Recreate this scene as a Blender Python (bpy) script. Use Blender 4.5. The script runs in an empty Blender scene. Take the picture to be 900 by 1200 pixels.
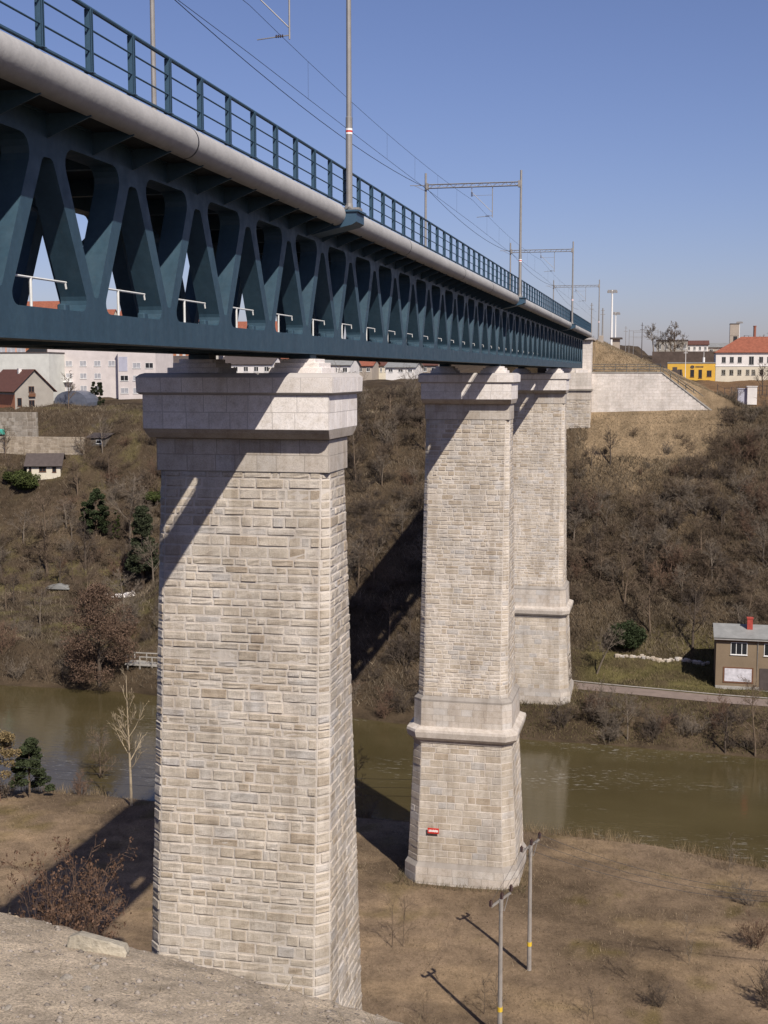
import bpy, math, random
import numpy as np
from mathutils import Vector, Matrix
from mathutils.geometry import tessellate_polygon

SC = bpy.context.scene
COL = SC.collection
R = math.radians
PI = math.pi

# ------------------------------------------------------------------ camera, sky, sun, exposure
F_PX, PITCH, AZ = 1500.0, math.atan(163/1500.0), R(12.482)
cd = bpy.data.cameras.new('camera'); cam = bpy.data.objects.new('camera', cd); COL.objects.link(cam)
cd.sensor_fit = 'VERTICAL'; cd.sensor_height = 36.0; cd.lens = 45.0
cd.clip_start = 0.1; cd.clip_end = 6000
cam.location = (0, 0, 0); cam.rotation_euler = (PI/2 - PITCH, 0, AZ)
SC.camera = cam

SUN_EL, SUN_AZ = R(43.5), R(37.5)
to_sun = Vector((math.sin(SUN_AZ)*math.cos(SUN_EL), -math.cos(SUN_AZ)*math.cos(SUN_EL), math.sin(SUN_EL)))
world = bpy.data.worlds.new('World'); SC.world = world; world.use_nodes = True
wn = world.node_tree
bg = wn.nodes['Background']
sky = wn.nodes.new('ShaderNodeTexSky'); sky.sky_type = 'NISHITA'; sky.sun_disc = False
sky.sun_elevation = SUN_EL; sky.sun_rotation = math.atan2(to_sun.x, to_sun.y)
sky.air_density = 1.0; sky.dust_density = 1.0; sky.ozone_density = 5.0; sky.altitude = 200
tint = wn.nodes.new('ShaderNodeMix'); tint.data_type = 'RGBA'; tint.blend_type = 'MULTIPLY'; tint.inputs[0].default_value = 1
tint.inputs[7].default_value = (1.08, .915, 1.06, 1)
wn.links.new(sky.outputs[0], tint.inputs[6]); wn.links.new(tint.outputs[2], bg.inputs[0]); bg.inputs[1].default_value = 0.065
sl = bpy.data.lights.new('sun', 'SUN'); sl.energy = 4.2; sl.angle = R(0.53); sl.color = (1.0, 0.93, 0.83)
so = bpy.data.objects.new('sun', sl); COL.objects.link(so); so.location = (60, -60, 80)
so.rotation_euler = (-to_sun).to_track_quat('-Z', 'Y').to_euler()
SC.view_settings.view_transform = 'Standard'
try: SC.view_settings.look = 'None'
except Exception: pass
SC.view_settings.exposure = 0.5; SC.view_settings.gamma = 1.0
SC.view_settings.use_curve_mapping = False
SC.render.engine = 'CYCLES'
SC.cycles.max_bounces = 6; SC.cycles.diffuse_bounces = 3; SC.cycles.glossy_bounces = 3

# ------------------------------------------------------------------ helpers
def lin(r, g, b, k=1.0):
    f = lambda c: ((c/255)/12.92 if c/255 <= 0.04045 else ((c/255+0.055)/1.055)**2.4)*k
    return (f(r), f(g), f(b), 1.0)

_fw = Vector((-math.sin(AZ)*math.cos(PITCH), math.cos(AZ)*math.cos(PITCH), -math.sin(PITCH)))
_rt = Vector((math.cos(AZ), math.sin(AZ), 0)); _up = _rt.cross(_fw)
def at(px, py, Y):
    """point on the plane y = Y (metres along the bridge) seen at a pixel of the 900 x 1200 photograph"""
    d = _fw + _rt*((px-450)/F_PX) + _up*((600-py)/F_PX)
    return d*(Y/d.y)

class MB:
    def __init__(s): s.v = []; s.f = []; s.m = []; s.a = []
    def add(s, verts, faces, m=0, a=0.5):
        o = len(s.v); s.v.extend([tuple(p) for p in verts])
        for f in faces: s.f.append(tuple(i+o for i in f)); s.m.append(m); s.a.append(a)
    def box(s, x0, x1, y0, y1, z0, z1, m=0, a=0.5, M=None):
        v = [Vector(p) for p in ((x0,y0,z0),(x1,y0,z0),(x1,y1,z0),(x0,y1,z0),(x0,y0,z1),(x1,y0,z1),(x1,y1,z1),(x0,y1,z1))]
        if M is not None: v = [M @ p for p in v]
        s.add(v, [(0,3,2,1),(4,5,6,7),(0,1,5,4),(1,2,6,5),(2,3,7,6),(3,0,4,7)], m, a)
    def bevbox(s, x0, x1, y0, y1, z0, z1, b=.02, m=0, a=.5):
        # box with chamfered vertical and top edges
        rings = []
        for z, i in ((z0, 0), (z1-b, 0), (z1, b)):
            X0, X1, Y0, Y1 = x0+i, x1-i, y0+i, y1-i
            rings.append([(X0+b,Y0,z),(X1-b,Y0,z),(X1,Y0+b,z),(X1,Y1-b,z),(X1-b,Y1,z),(X0+b,Y1,z),(X0,Y1-b,z),(X0,Y0+b,z)])
        s.loft(rings, m, a)
    def loft(s, rings, m=0, a=.5, caps=True):
        n = len(rings[0]); v = [p for r in rings for p in r]; f = []
        for k in range(len(rings)-1):
            for i in range(n):
                j = (i+1) % n
                f.append((k*n+i, k*n+j, (k+1)*n+j, (k+1)*n+i))
        if caps:
            f.append(tuple(range(n-1, -1, -1))); f.append(tuple((len(rings)-1)*n+i for i in range(n)))
        s.add(v, f, m, a)
    def tube(s, pts, rad, n=6, m=0, a=.5, caps=True):
        pts = [Vector(p) for p in pts]
        if not hasattr(rad, '__len__'): rad = [rad]*len(pts)
        rings = []; ref = None
        for i, p in enumerate(pts):
            d = (pts[min(i+1, len(pts)-1)] - pts[max(i-1, 0)]).normalized()
            if ref is None: ref = Vector((0,0,1)) if abs(d.z) < .9 else Vector((1,0,0))
            u = d.cross(ref).normalized(); w = d.cross(u).normalized(); ref = -w if False else ref
            rings.append([p + (u*math.cos(2*PI*k/n) + w*math.sin(2*PI*k/n))*rad[i] for k in range(n)])
        s.loft(rings, m, a, caps)
    def prism(s, poly, axis, t0, t1, m=0, a=.5):
        """poly: 2D list, extruded along axis ('x','y','z') from t0 to t1"""
        def P(q, t): return {'x': (t, q[0], q[1]), 'y': (q[0], t, q[1]), 'z': (q[0], q[1], t)}[axis]
        s.loft([[P(q, t0) for q in poly], [P(q, t1) for q in poly]], m, a)
    def build(s, name, mats, parent=None, smooth=False, attr=False, loc=None):
        me = bpy.data.meshes.new(name); me.from_pydata(s.v, [], s.f)
        if not isinstance(mats, (list, tuple)): mats = [mats]
        for m in mats: me.materials.append(m)
        if len(mats) > 1: me.polygons.foreach_set('material_index', s.m)
        if attr:
            at_ = me.attributes.new('var', 'FLOAT', 'FACE'); at_.data.foreach_set('value', s.a)
        if smooth: me.polygons.foreach_set('use_smooth', [True]*len(me.polygons))
        me.validate(); me.update()
        import bmesh
        bm = bmesh.new(); bm.from_mesh(me); bmesh.ops.recalc_face_normals(bm, faces=bm.faces); bm.to_mesh(me); bm.free()
        return link(name, me, parent, loc)

def link(name, me, parent=None, loc=None):
    o = bpy.data.objects.new(name, me); COL.objects.link(o)
    if parent is not None: o.parent = parent
    if loc is not None: o.location = loc
    return o
def empty(name, label, cat, loc=(0,0,0), rz=0, group=None):
    o = link(name, None, None, loc); o.rotation_euler = (0, 0, rz); o.empty_display_size = .2
    return tag(o, label, cat, group)
def tag(o, label, cat, group=None):
    o['label'] = label; o['category'] = cat
    if group: o['group'] = group
    return o
def kind(o, k): o['kind'] = k; return o
def recentre(o):
    """move a single-mesh thing's origin to its base"""
    me = o.data; n = len(me.vertices); co = np.empty(n*3); me.vertices.foreach_get('co', co); co = co.reshape(-1, 3)
    b = Vector(((co[:,0].min()+co[:,0].max())/2, (co[:,1].min()+co[:,1].max())/2, co[:,2].min()))
    me.transform(Matrix.Translation(-b)); o.location = b
    return o

# ------------------------------------------------------------------ materials
def newmat(name):
    m = bpy.data.materials.new(name); m.use_nodes = True
    return m, m.node_tree.nodes, m.node_tree.links, m.node_tree.nodes['Principled BSDF']
def noise(N, L, vec, scale, detail=5, rough=.6):
    n = N.new('ShaderNodeTexNoise'); n.inputs['Scale'].default_value = scale
    n.inputs['Detail'].default_value = detail; n.inputs['Roughness'].default_value = rough
    L.new(vec, n.inputs['Vector']); return n.outputs['Fac']
def ramp(N, L, fac, stops):
    r = N.new('ShaderNodeValToRGB'); e = r.color_ramp.elements
    while len(e) < len(stops): e.new(0.5)
    for k, (p, c) in enumerate(stops):
        e[k].position = p; e[k].color = c if len(c) == 4 else (*c, 1)
    L.new(fac, r.inputs['Fac']); return r.outputs['Color']
def mixc(N, L, a, b, fac=.5, mode='MIX'):
    m = N.new('ShaderNodeMix'); m.data_type = 'RGBA'; m.blend_type = mode
    for sock, val in ((m.inputs[6], a), (m.inputs[7], b), (m.inputs[0], fac)):
        if hasattr(val, 'is_linked'): L.new(val, sock)
        else: sock.default_value = val
    return m.outputs[2]
def g(v): return (v, v, v, 1)
def mat(name, col, rough=.8, var=.25, scale=3.0, bump=.0, bscale=20, metal=0, spec=.3, fine=25):
    """plain procedural: colour broken up by two octave sets of noise, optional bump"""
    m, N, L, b = newmat(name)
    tc = N.new('ShaderNodeTexCoord').outputs['Object']
    c1 = ramp(N, L, noise(N, L, tc, scale), [(.3, g(1-var)), (.7, g(1+var*.6))])
    c2 = ramp(N, L, noise(N, L, tc, fine, 3), [(.3, g(1-var*.5)), (.7, g(1+var*.4))])
    c = mixc(N, L, mixc(N, L, col, c1, 1, 'MULTIPLY'), c2, 1, 'MULTIPLY')
    L.new(c, b.inputs['Base Color']); b.inputs['Roughness'].default_value = rough; b.inputs['Metallic'].default_value = metal
    b.inputs['Specular IOR Level'].default_value = spec
    if bump:
        bp = N.new('ShaderNodeBump'); bp.inputs['Strength'].default_value = bump; bp.inputs['Distance'].default_value = .05
        L.new(noise(N, L, tc, bscale, 6), bp.inputs['Height']); L.new(bp.outputs[0], b.inputs['Normal'])
    return m

def stone_mat(name, stops, mortar, bump=.8, bs=7.0, stain=.25):
    m, N, L, b = newmat(name)
    tc = N.new('ShaderNodeTexCoord').outputs['Object']
    at_ = N.new('ShaderNodeAttribute'); at_.attribute_name = 'var'; v = at_.outputs['Fac']
    base = ramp(N, L, v, stops)
    isst = N.new('ShaderNodeMath'); isst.operation = 'GREATER_THAN'; L.new(v, isst.inputs[0]); isst.inputs[1].default_value = -.5
    big = ramp(N, L, noise(N, L, tc, .35, 4), [(.3, g(1-stain)), (.65, g(1.05))])
    mid = ramp(N, L, noise(N, L, tc, 3.2, 6, .65), [(.3, (.85,.82,.77)), (.5, (1,.985,.96)), (.7, (1.06,1.06,1.06))])
    fine = ramp(N, L, noise(N, L, tc, 24, 4, .7), [(.28, g(.68)), (.5, g(1)), (.75, g(1.14))])
    c = mixc(N, L, base, mid, 1, 'MULTIPLY'); c = mixc(N, L, c, fine, 1, 'MULTIPLY')
    c = mixc(N, L, mortar, c, isst.outputs[0])
    c = mixc(N, L, c, big, 1, 'MULTIPLY')
    mpp = N.new('ShaderNodeMapping'); mpp.inputs['Scale'].default_value = (1.3, 1.3, .12); L.new(tc, mpp.inputs['Vector'])
    c = mixc(N, L, c, ramp(N, L, noise(N, L, mpp.outputs[0], 1.0, 5, .65), [(.32, (1-stain*.9, 1-stain, 1-stain*1.1)), (.55, g(1)), (.75, g(1.05))]), 1, 'MULTIPLY')
    L.new(c, b.inputs['Base Color']); b.inputs['Roughness'].default_value = .92; b.inputs['Specular IOR Level'].default_value = .15
    bp = N.new('ShaderNodeBump'); bp.inputs['Strength'].default_value = bump; bp.inputs['Distance'].default_value = .06
    h = mixc(N, L, noise(N, L, tc, bs, 7, .7), noise(N, L, tc, bs*4, 4, .7), .35)
    L.new(h, bp.inputs['Height']); L.new(bp.outputs[0], b.inputs['Normal'])
    return m

M_STONE = stone_mat('rubble_stone', [(0, (.40,.335,.265)), (.12, (.465,.405,.335)), (.45, (.50,.445,.38)), (.8, (.53,.478,.42)), (.93, (.49,.455,.42)), (1, (.445,.42,.40))], (.56,.505,.45,1))
M_ASH = stone_mat('ashlar_stone', [(0, (.44,.39,.34)), (.4, (.48,.43,.385)), (.75, (.51,.465,.42)), (1, (.475,.45,.43))], (.30,.27,.24,1), bump=.25, bs=12, stain=.2)
M_CAP = stone_mat('cap_stone', [(0, (.64,.60,.58)), (.5, (.69,.65,.63)), (1, (.73,.69,.67))], (.42,.39,.37,1), bump=.10, bs=14, stain=.08)
def steel(name, col, rough):
    m, N, L, b = newmat(name); tc = N.new('ShaderNodeTexCoord').outputs['Object']
    mp_ = N.new('ShaderNodeMapping'); mp_.inputs['Scale'].default_value = (1.6, 1.6, .14); L.new(tc, mp_.inputs['Vector'])
    a = ramp(N, L, noise(N, L, mp_.outputs[0], 1.2, 5, .6), [(.3, g(.84)), (.5, g(1)), (.72, (1.2,1.15,1.1))])
    d = ramp(N, L, noise(N, L, tc, 7, 5, .7), [(.35, g(.88)), (.65, g(1.08))])
    e = ramp(N, L, noise(N, L, mp_.outputs[0], 5.5, 3, .7), [(.62, g(0)), (.75, g(.22))])
    c = mixc(N, L, mixc(N, L, col, a, 1, 'MULTIPLY'), d, 1, 'MULTIPLY')
    c = mixc(N, L, c, (.10,.095,.085,1), e); L.new(c, b.inputs['Base Color'])
    L.new(ramp(N, L, noise(N, L, tc, 2.5, 4), [(.3, g(rough-.08)), (.7, g(rough+.12))]), b.inputs['Roughness']); b.inputs['Specular IOR Level'].default_value = .35
    return m
M_WALL = stone_mat('wall_stone', [(0, (.56,.52,.485)), (.5, (.61,.565,.53)), (1, (.65,.60,.565))], (.42,.39,.36,1), bump=.15, bs=12, stain=.15)
M_STEEL = steel('teal_bridge_paint', (.029,.060,.088,1), .5)
M_STEELR = mat('teal_rail_paint', (.038,.078,.122,1), .5, .12, 1.5, spec=.35)
M_FASCIA = mat('pale_concrete_edge', (.35,.34,.33,1), .8, .16, .30, .2, 8, fine=3)
M_DECK = mat('dark_deck_concrete', (.028,.032,.036,1), .9, .2)
M_GALV = mat('galvanised_steel', (.27,.255,.24,1), .55, .15, 2, metal=.3)
M_WHITE = mat('white_rail_paint', (.62,.62,.60,1), .5, .1)
M_WIRE = mat('dark_wire', (.035,.035,.04,1), .6, .1)
M_BROWNINS = mat('brown_porcelain', (.045,.022,.018,1), .3, .1)
M_CONC = mat('weathered_concrete', (.33,.31,.28,1), .9, .25, 1.2, .3, 14)
M_POLE = mat('concrete_pole', (.27,.245,.225,1), .9, .2, 1.5)
M_RED = mat('sign_red', (.50,.03,.02,1), .5, .08)
M_SIGNW = mat('sign_white', (.75,.74,.72,1), .5, .05)
M_YEL = mat('yellow_plate', (.62,.42,.04,1), .5, .08)
M_GLASS = mat('window_glass', (.02,.022,.026,1), .12, .1, spec=.6)
M_ORANGE = mat('orange_lamp_plastic', (.6,.17,.05,1), .4, .1)

# ------------------------------------------------------------------ terrain
def vnoise(x, y, seed=0):
    xi = np.floor(x).astype(np.int64); yi = np.floor(y).astype(np.int64); xf = x-xi; yf = y-yi
    def h(a, b):
        n = (a*374761393 + b*668265263 + seed*974634721) & 0x7fffffff
        n = ((n ^ (n >> 13))*1274126177) & 0x7fffffff
        return ((n ^ (n >> 16)) & 0xffff)/65535.0
    u = xf*xf*(3-2*xf); v = yf*yf*(3-2*yf)
    return (h(xi,yi)*(1-u)+h(xi+1,yi)*u)*(1-v) + (h(xi,yi+1)*(1-u)+h(xi+1,yi+1)*u)*v
def fbm(x, y, seed=0, o=4):
    s = 0; a = .5; t = 0
    for k in range(o): s = s + a*vnoise(x*2**k, y*2**k, seed+k); t += a; a *= .5
    return s/t - .5
def sstep(a, b, x): t = np.clip((x-a)/(b-a), 0, 1); return t*t*(3-2*t)
def y_far(X): return np.interp(X, [-200,-90,-70,-35,-15,0,12,60], [159,158,157.9,151.4,147,146.5,145.4,143])
def y_near(X): return np.interp(X, [-200,-52,-24,-11,-1,9,40], [114.6,114.9,114.2,114.2,113.3,110,105])
def crest_y(X): return np.clip(5.14-.3*X, 4.6, 7.6)
PR = ([-30,-4,0,3,5,10,18,25,34,44,52,59.6,68,110,205,224,231,350,800], [-45.5,-44.6,-43.1,-41.6,-40.3,-39.6,-39.3,-37.6,-30.0,-20.8,-13.2,-5.7,-5.9,-4.5,-1.9,-1.2,4.6,6,12])
PM = ([-30,-4,0,4,9,14,30,55,75,100,200,350,800], [-45.5,-44.6,-43.1,-40.6,-39.2,-37,-26.5,-9.5,-3.2,-2,-1.6,6,20])
PL = ([-30,-4,0,4,10,47,58,77,87,97,127,200,350,800], [-45.5,-44.6,-43.1,-41,-39.6,-38.7,-34,-21.4,-12.8,-7.9,-5.7,-3,8,24])
def zt(X, Y):
    X = np.asarray(X, float); Y = np.asarray(Y, float)
    t = Y - crest_y(X)
    fg = np.where(t < 0, -3.085 - t*np.where(t > -7, .2, .2), 0)
    fg = np.maximum(np.minimum(fg, -1.68), -3.25)
    near = np.where(t < 0, fg, np.interp(t, [0,.5,1.5,10,20,40,60,66,95], [-3.085,-3.26,-4.15,-10.2,-17,-29.5,-39.2,-41,-41]))
    s1 = Y - y_near(X)
    bank = np.interp(s1, [-6,-2.5,-.6,.3,4,20], [0,-.15,-.8,-2.2,-3.4,-4.5])
    near = near + bank
    s = Y - y_far(X)
    wl = 1 - sstep(-92, -62, X); wr = sstep(-24, -15, X)
    far = np.interp(s, *PL)*wl + np.interp(s, *PM)*(1-wl)*(1-wr) + np.interp(s, *PR)*wr
    mid = (y_near(X)+y_far(X))/2
    z = np.where(Y < mid, np.maximum(near, -45.5), far)
    # embankment carrying the track beyond the abutment, and the ground held by the retaining wall
    side = np.where(X > -12, 5.2 - (X+12.0)*.44, np.where(X < -19, 5.2+(X+19)*.6, 5.2))
    front = np.where(X > -11.8, -.1 + np.maximum(Y-206.6, 0)*.75, np.where(Y > 207, 5.2, -50))
    emb = np.minimum(side, front)
    emb = np.where((Y > 206.3) & (X > -26), emb, -99)
    ledge = np.where((Y > 206.3) & (X > -11.9), np.where(X < -1.2, -.12, -.12-(X+1.2)*.76), -99)
    ledge = np.where(Y > 216, np.maximum(ledge, -99) - (Y-216)*.5, ledge)
    z = np.maximum(np.maximum(z, emb), ledge)
    amp = np.where(Y < mid, np.where(t < 1, 0, np.where(Y < 72, .8, .35)), np.where(s > 8, 1.3, .35))
    amp = np.where((Y > 204) & (X > -14) & (X < 10) & (Y < 225), .1, amp)
    amp = np.where((np.abs(s-12.5) < 4) & (X > -14), .05, amp)
    z = z + fbm(X*.13, Y*.13, 3)*amp*1.6 + fbm(X*.5, Y*.5, 9)*amp*.35
    f = (1-sstep(.6, 3, t))
    z = z + f*(fbm(X*.9, Y*.9, 21, 4)*.10 + fbm(X*6, Y*6, 31, 3)*.035 + np.maximum(fbm(X*14, Y*14, 33, 2), -.1)*.030)
    return z
def zg(x, y): return float(zt(np.array([x]), np.array([y]))[0])

def hit(px, py, y0=120.0):
    """where the sight line through a pixel first meets the ground beyond y0"""
    d = at(px, py, 1.0); Y = np.arange(y0, 420, .25); z = zt(d.x*Y, Y); k = np.nonzero(z >= d.z*Y)[0]
    Yh = float(Y[k[0]]) if len(k) else 300.0
    return Vector((d.x*Yh, Yh, zg(d.x*Yh, Yh)))
xs = np.concatenate([-np.geomspace(1500, 175, 16), np.linspace(-165,-22,120), np.linspace(-21,-6.3,40), np.linspace(-6,2,230), np.linspace(2.4,40,60), np.geomspace(46, 1200, 16)])
ys = np.concatenate([np.linspace(-14,1.6,20), np.linspace(1.8,9,250), np.linspace(9.6,112,110), np.linspace(112.8,165,66), np.linspace(166,204,40), np.linspace(204.5,222,36), np.linspace(223,300,60), np.geomspace(310, 2500, 26)])
GX, GY = np.meshgrid(xs, ys); GZ = zt(GX, GY)
def c3(r, gg, b): return np.array(lin(r, gg, b)[:3])
def groundcol(X, Y, Z):
    t = Y-crest_y(X); s = Y-y_far(X); n1 = fbm(X*.09, Y*.09, 5)[..., None]; n2 = fbm(X*.35, Y*.35, 6)[..., None]; n3 = fbm(X*1.2, Y*1.2, 16)[..., None]
    dirt = c3(139,119,97)*(1+n1*1.0+n2*.6) ; litter = c3(92,78,62)*(1+n1*.7+n2*.8)
    grey = c3(222,203,178)*(1+n2*.25+n3*.35); grass = c3(94,87,56)*(1+n2*.8)
    tan = c3(148,128,102)*(1+n2*.4+n3*.4); hill = c3(80,68,54)*(1+n1*.9+n2*.9)
    near = dirt*(.78+.22*sstep(-.25,.05,n1)) + (c3(112,98,62)-dirt)*sstep(.1,.3,n2)*.7
    near = near + (c3(164,140,110)-near)*sstep(.02,.2,fbm(X*.16+7, Y*.3, 44))[...,None]*.55
    col = np.where((t < 2.2)[..., None], grey, np.where((Y < 72)[..., None], litter, near))
    far = hill
    gmask = (sstep(10,14,s)*(1-sstep(26,31,s))*sstep(-12,-8,X))[..., None]*(.3+.7*sstep(-.15,.1,n2))
    far = far*(1-gmask) + grass*gmask
    lm = (sstep(8,14,s)*(1-sstep(50,70,s))*(1-sstep(-70,-58,X)))[..., None]*sstep(-.02,.15,n2)*.8
    far = far*(1-lm) + grass*lm
    lm2 = (sstep(70,76,s)*(1-sstep(100,112,s))*(1-sstep(-80,-70,X)))[..., None]*sstep(.05,.2,n2)*.6
    far = far*(1-lm2) + grass*lm2
    wp = fbm(X*.22, Y*.22, 71)*14; tm = (sstep(189,199,Y+wp)*sstep(-15,-11,X+wp*.3)*(1-sstep(4.5,10.5,X+wp*.6))*(1-sstep(330,340,Y)))[..., None]*.9
    far = far*(1-tm) + tan*tm
    pm = (sstep(208,214,Y)*sstep(6,9,X))[..., None]
    far = far*(1-pm) + c3(124,98,72)*(1+n2*.5)*pm
    mid = ((y_near(X)+y_far(X))/2)
    return np.clip(np.where((Y < mid)[..., None], col, far), .01, .9)/1.28
gm, N, L, b = newmat('ground_soil')
tcn = N.new('ShaderNodeTexCoord').outputs['Object']
ca = N.new('ShaderNodeAttribute'); ca.attribute_name = 'Col'
r1 = ramp(N, L, noise(N, L, tcn, .6, 8, .7), [(.3, g(.62)), (.52, g(1)), (.72, g(1.25))])
r2 = ramp(N, L, noise(N, L, tcn, 5, 8, .75), [(.3, g(.66)), (.5, g(1)), (.7, g(1.28))])
r3 = ramp(N, L, noise(N, L, tcn, 75, 6, .8), [(.36, g(.42)), (.5, g(1)), (.64, g(1.5))])
c = mixc(N, L, mixc(N, L, mixc(N, L, ca.outputs['Color'], r1, 1, 'MULTIPLY'), r2, 1, 'MULTIPLY'), r3, .8, 'MULTIPLY')
L.new(c, b.inputs['Base Color']); b.inputs['Roughness'].default_value = .97; b.inputs['Specular IOR Level'].default_value = .08
bp = N.new('ShaderNodeBump'); bp.inputs['Strength'].default_value = 1.0; bp.inputs['Distance'].default_value = .06
hb = mixc(N, L, noise(N, L, tcn, 4, 8, .75), noise(N, L, tcn, 38, 6, .8), .5)
L.new(hb, bp.inputs['Height']); L.new(bp.outputs[0], b.inputs['Normal'])
ny, nx = GX.shape
me = bpy.data.meshes.new('ground'); idx = np.arange(nx*ny).reshape(ny, nx)
q = np.stack([idx[:-1,:-1], idx[:-1,1:], idx[1:,1:], idx[1:,:-1]], -1).reshape(-1, 4)
def np_mesh(me, V, Q):
    k = Q.shape[1]
    me.vertices.add(len(V)); me.vertices.foreach_set('co', np.ascontiguousarray(V, dtype=np.float32).ravel())
    me.loops.add(Q.size); me.loops.foreach_set('vertex_index', np.ascontiguousarray(Q, dtype=np.int32).ravel())
    me.polygons.add(len(Q)); me.polygons.foreach_set('loop_start', np.arange(0, Q.size, k, dtype=np.int32))
    me.update(calc_edges=True)
np_mesh(me, np.stack([GX, GY, GZ], -1).reshape(-1, 3), q)
ca_ = me.attributes.new('Col', 'FLOAT_COLOR', 'POINT')
cc = np.ones((nx*ny, 4), np.float32); cc[:, :3] = groundcol(GX, GY, GZ).reshape(-1, 3); ca_.data.foreach_set('color', cc.ravel())
me.polygons.foreach_set('use_smooth', [True]*len(me.polygons))
me.materials.append(gm); kind(link('ground', me), 'structure')

# river
wm, N, L, b = newmat('river_water')
tcn = N.new('ShaderNodeTexCoord').outputs['Object']
mp = N.new('ShaderNodeMapping'); mp.inputs['Scale'].default_value = (.35, 1, 1); mp.inputs['Rotation'].default_value = (0, 0, R(7)); L.new(tcn, mp.inputs['Vector'])
murk = ramp(N, L, noise(N, L, mp.outputs[0], .12, 4), [(.3, (.054,.042,.018)), (.7, (.074,.059,.027))])
fl = noise(N, L, mp.outputs[0], 2.6, 5, .75); band = noise(N, L, mp.outputs[0], .085, 2)
a1 = ramp(N, L, fl, [(.57, g(0)), (.66, g(1))]); a2 = ramp(N, L, band, [(.52, g(0)), (.64, g(1))])
foam = mixc(N, L, a1, a2, 1, 'MULTIPLY')
c = mixc(N, L, murk, (.24,.225,.20,1), foam)
L.new(c, b.inputs['Base Color']); b.inputs['Roughness'].default_value = .08; b.inputs['IOR'].default_value = 1.33
bp = N.new('ShaderNodeBump'); bp.inputs['Strength'].default_value = .16; bp.inputs['Distance'].default_value = .12
L.new(mixc(N, L, noise(N, L, mp.outputs[0], 1.4, 4, .6), noise(N, L, mp.outputs[0], .25, 3), .4), bp.inputs['Height']); L.new(bp.outputs[0], b.inputs['Normal'])
mb = MB(); mb.add([(-700,100,-43),(300,100,-43),(300,170,-43),(-700,170,-43)], [(0,1,2,3)])
kind(mb.build('river', wm), 'structure')

# road on the far bank: a sheet laid on the ground with a low kerb line
M_ROAD = mat('worn_road', (.20,.155,.13,1), .95, .2, .8, .3, 12)
mb = MB(); rx = np.linspace(-24, 60, 85)
def road_mid(x): return np.interp(x, [-24,-11,7,20,60], [164.2,160.5,157.6,156.4,154])
v = []; f = []
for i, x in enumerate(rx):
    for k, o in enumerate((-1.5, -.75, 0, .75, 1.5)): v.append((x, road_mid(x)+o, zg(x, road_mid(x)+o)+.05))
for i in range(len(rx)-1):
    for k in range(4): f.append((i*5+k, (i+1)*5+k, (i+1)*5+k+1, i*5+k+1))
mb.add(v, f); kind(mb.build('road', M_ROAD), 'structure')
mb = MB()
mb.tube([(x, road_mid(x)+2.0, zg(x, road_mid(x)+2.0)+.06) for x in rx[8::3]], .09, 5)
kind(mb.build("road_kerb", M_POLE), 'structure')

# ------------------------------------------------------------------ stone piers
CX = -15.5
def oct_ring(w, h, c, z):
    c = max(c, .0005)
    return [(-w+c,-h,z),(w-c,-h,z),(w,-h+c,z),(w,h-c,z),(w-c,h,z),(-w+c,h,z),(-w,h-c,z),(-w,-h+c,z)]
def stones(mb, prof, z0, z1, rnd, hmin, hmax, lmin, lmax, gap, dmin, dmax, bev, rough, nxm=3):
    """courses of separate stones over an eight-sided tapering prism; prof(z) -> (w, h, c)"""
    z = z0; courses = []
    while z < z1-.01:
        hh = rnd.uniform(hmin, hmax)
        if z1-z-hh < hmin*.7: hh = z1-z
        courses.append((z, z+hh)); z += hh
    for (a, bz) in courses:
        A = [Vector(p) for p in oct_ring(*prof(a), a)]; B = [Vector(p) for p in oct_ring(*prof(bz), bz)]
        for i in range(8):
            j = (i+1) % 8; p0, p1, q0, q1 = A[i], A[j], B[i], B[j]
            Ln = (p1-p0).length
            if Ln < .12: continue
            n = (p1-p0).cross(q0-p0).normalized()
            u = 0; cuts = [0.0]
            while True:
                u += rnd.uniform(lmin, lmax)
                if rnd.random() < .18: u -= (lmax-lmin)*.3
                if Ln-u < lmin*.7: break
                cuts.append(u)
            cuts.append(Ln)
            for k in range(len(cuts)-1):
                u0, u1 = cuts[k]+gap/2, cuts[k+1]-gap/2; H = bz-a
                if u1-u0 < .06: continue
                d = rnd.uniform(dmin, dmax); var = rnd.random()
                nxx = max(1, min(nxm, int((u1-u0)/.35)))
                us = [u0, u0+bev] + [u0+bev+(u1-u0-2*bev)*q_/nxx for q_ in range(1, nxx)] + [u1-bev, u1]
                vs = [gap/2, gap/2+bev, H*.5, H-gap/2-bev, H-gap/2]
                if rough == 0: vs = [gap/2, gap/2+bev, H-gap/2-bev, H-gap/2]
                tilt = rnd.uniform(-1, 1)*rough*.5
                pts = []
                for vi, vv in enumerate(vs):
                    for ui, uu in enumerate(us):
                        edge = vi in (0, len(vs)-1) or ui in (0, len(us)-1)
                        fu, fv = uu/Ln, vv/H
                        P = (p0.lerp(p1, fu)).lerp(q0.lerp(q1, fu), fv)
                        dd = -.012 if edge else d + rnd.uniform(-1, 1)*rough + tilt*(fv-.5)
                        if edge and rough: P = P + (p1-p0)/Ln*rnd.uniform(-1,1)*rough*.55 + Vector((0,0,rnd.uniform(-1,1)*rough*.35))
                        pts.append(P + n*dd)
                W = len(us); fc = []
                for vi in range(len(vs)-1):
                    for ui in range(W-1): fc.append((vi*W+ui, vi*W+ui+1, (vi+1)*W+ui+1, (vi+1)*W+ui))
                mb.add(pts, fc, 0, var)
def core(mb, levels, prof=None):
    mb.loft([oct_ring(w, h, c, z) for (z, w, h, c) in levels], 0, -1.0)
def lerp_prof(levels):
    zs = [l[0] for l in levels]
    def f(z): return tuple(float(np.interp(z, zs, [l[k] for l in levels])) for k in (1, 2, 3))
    return f

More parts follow.
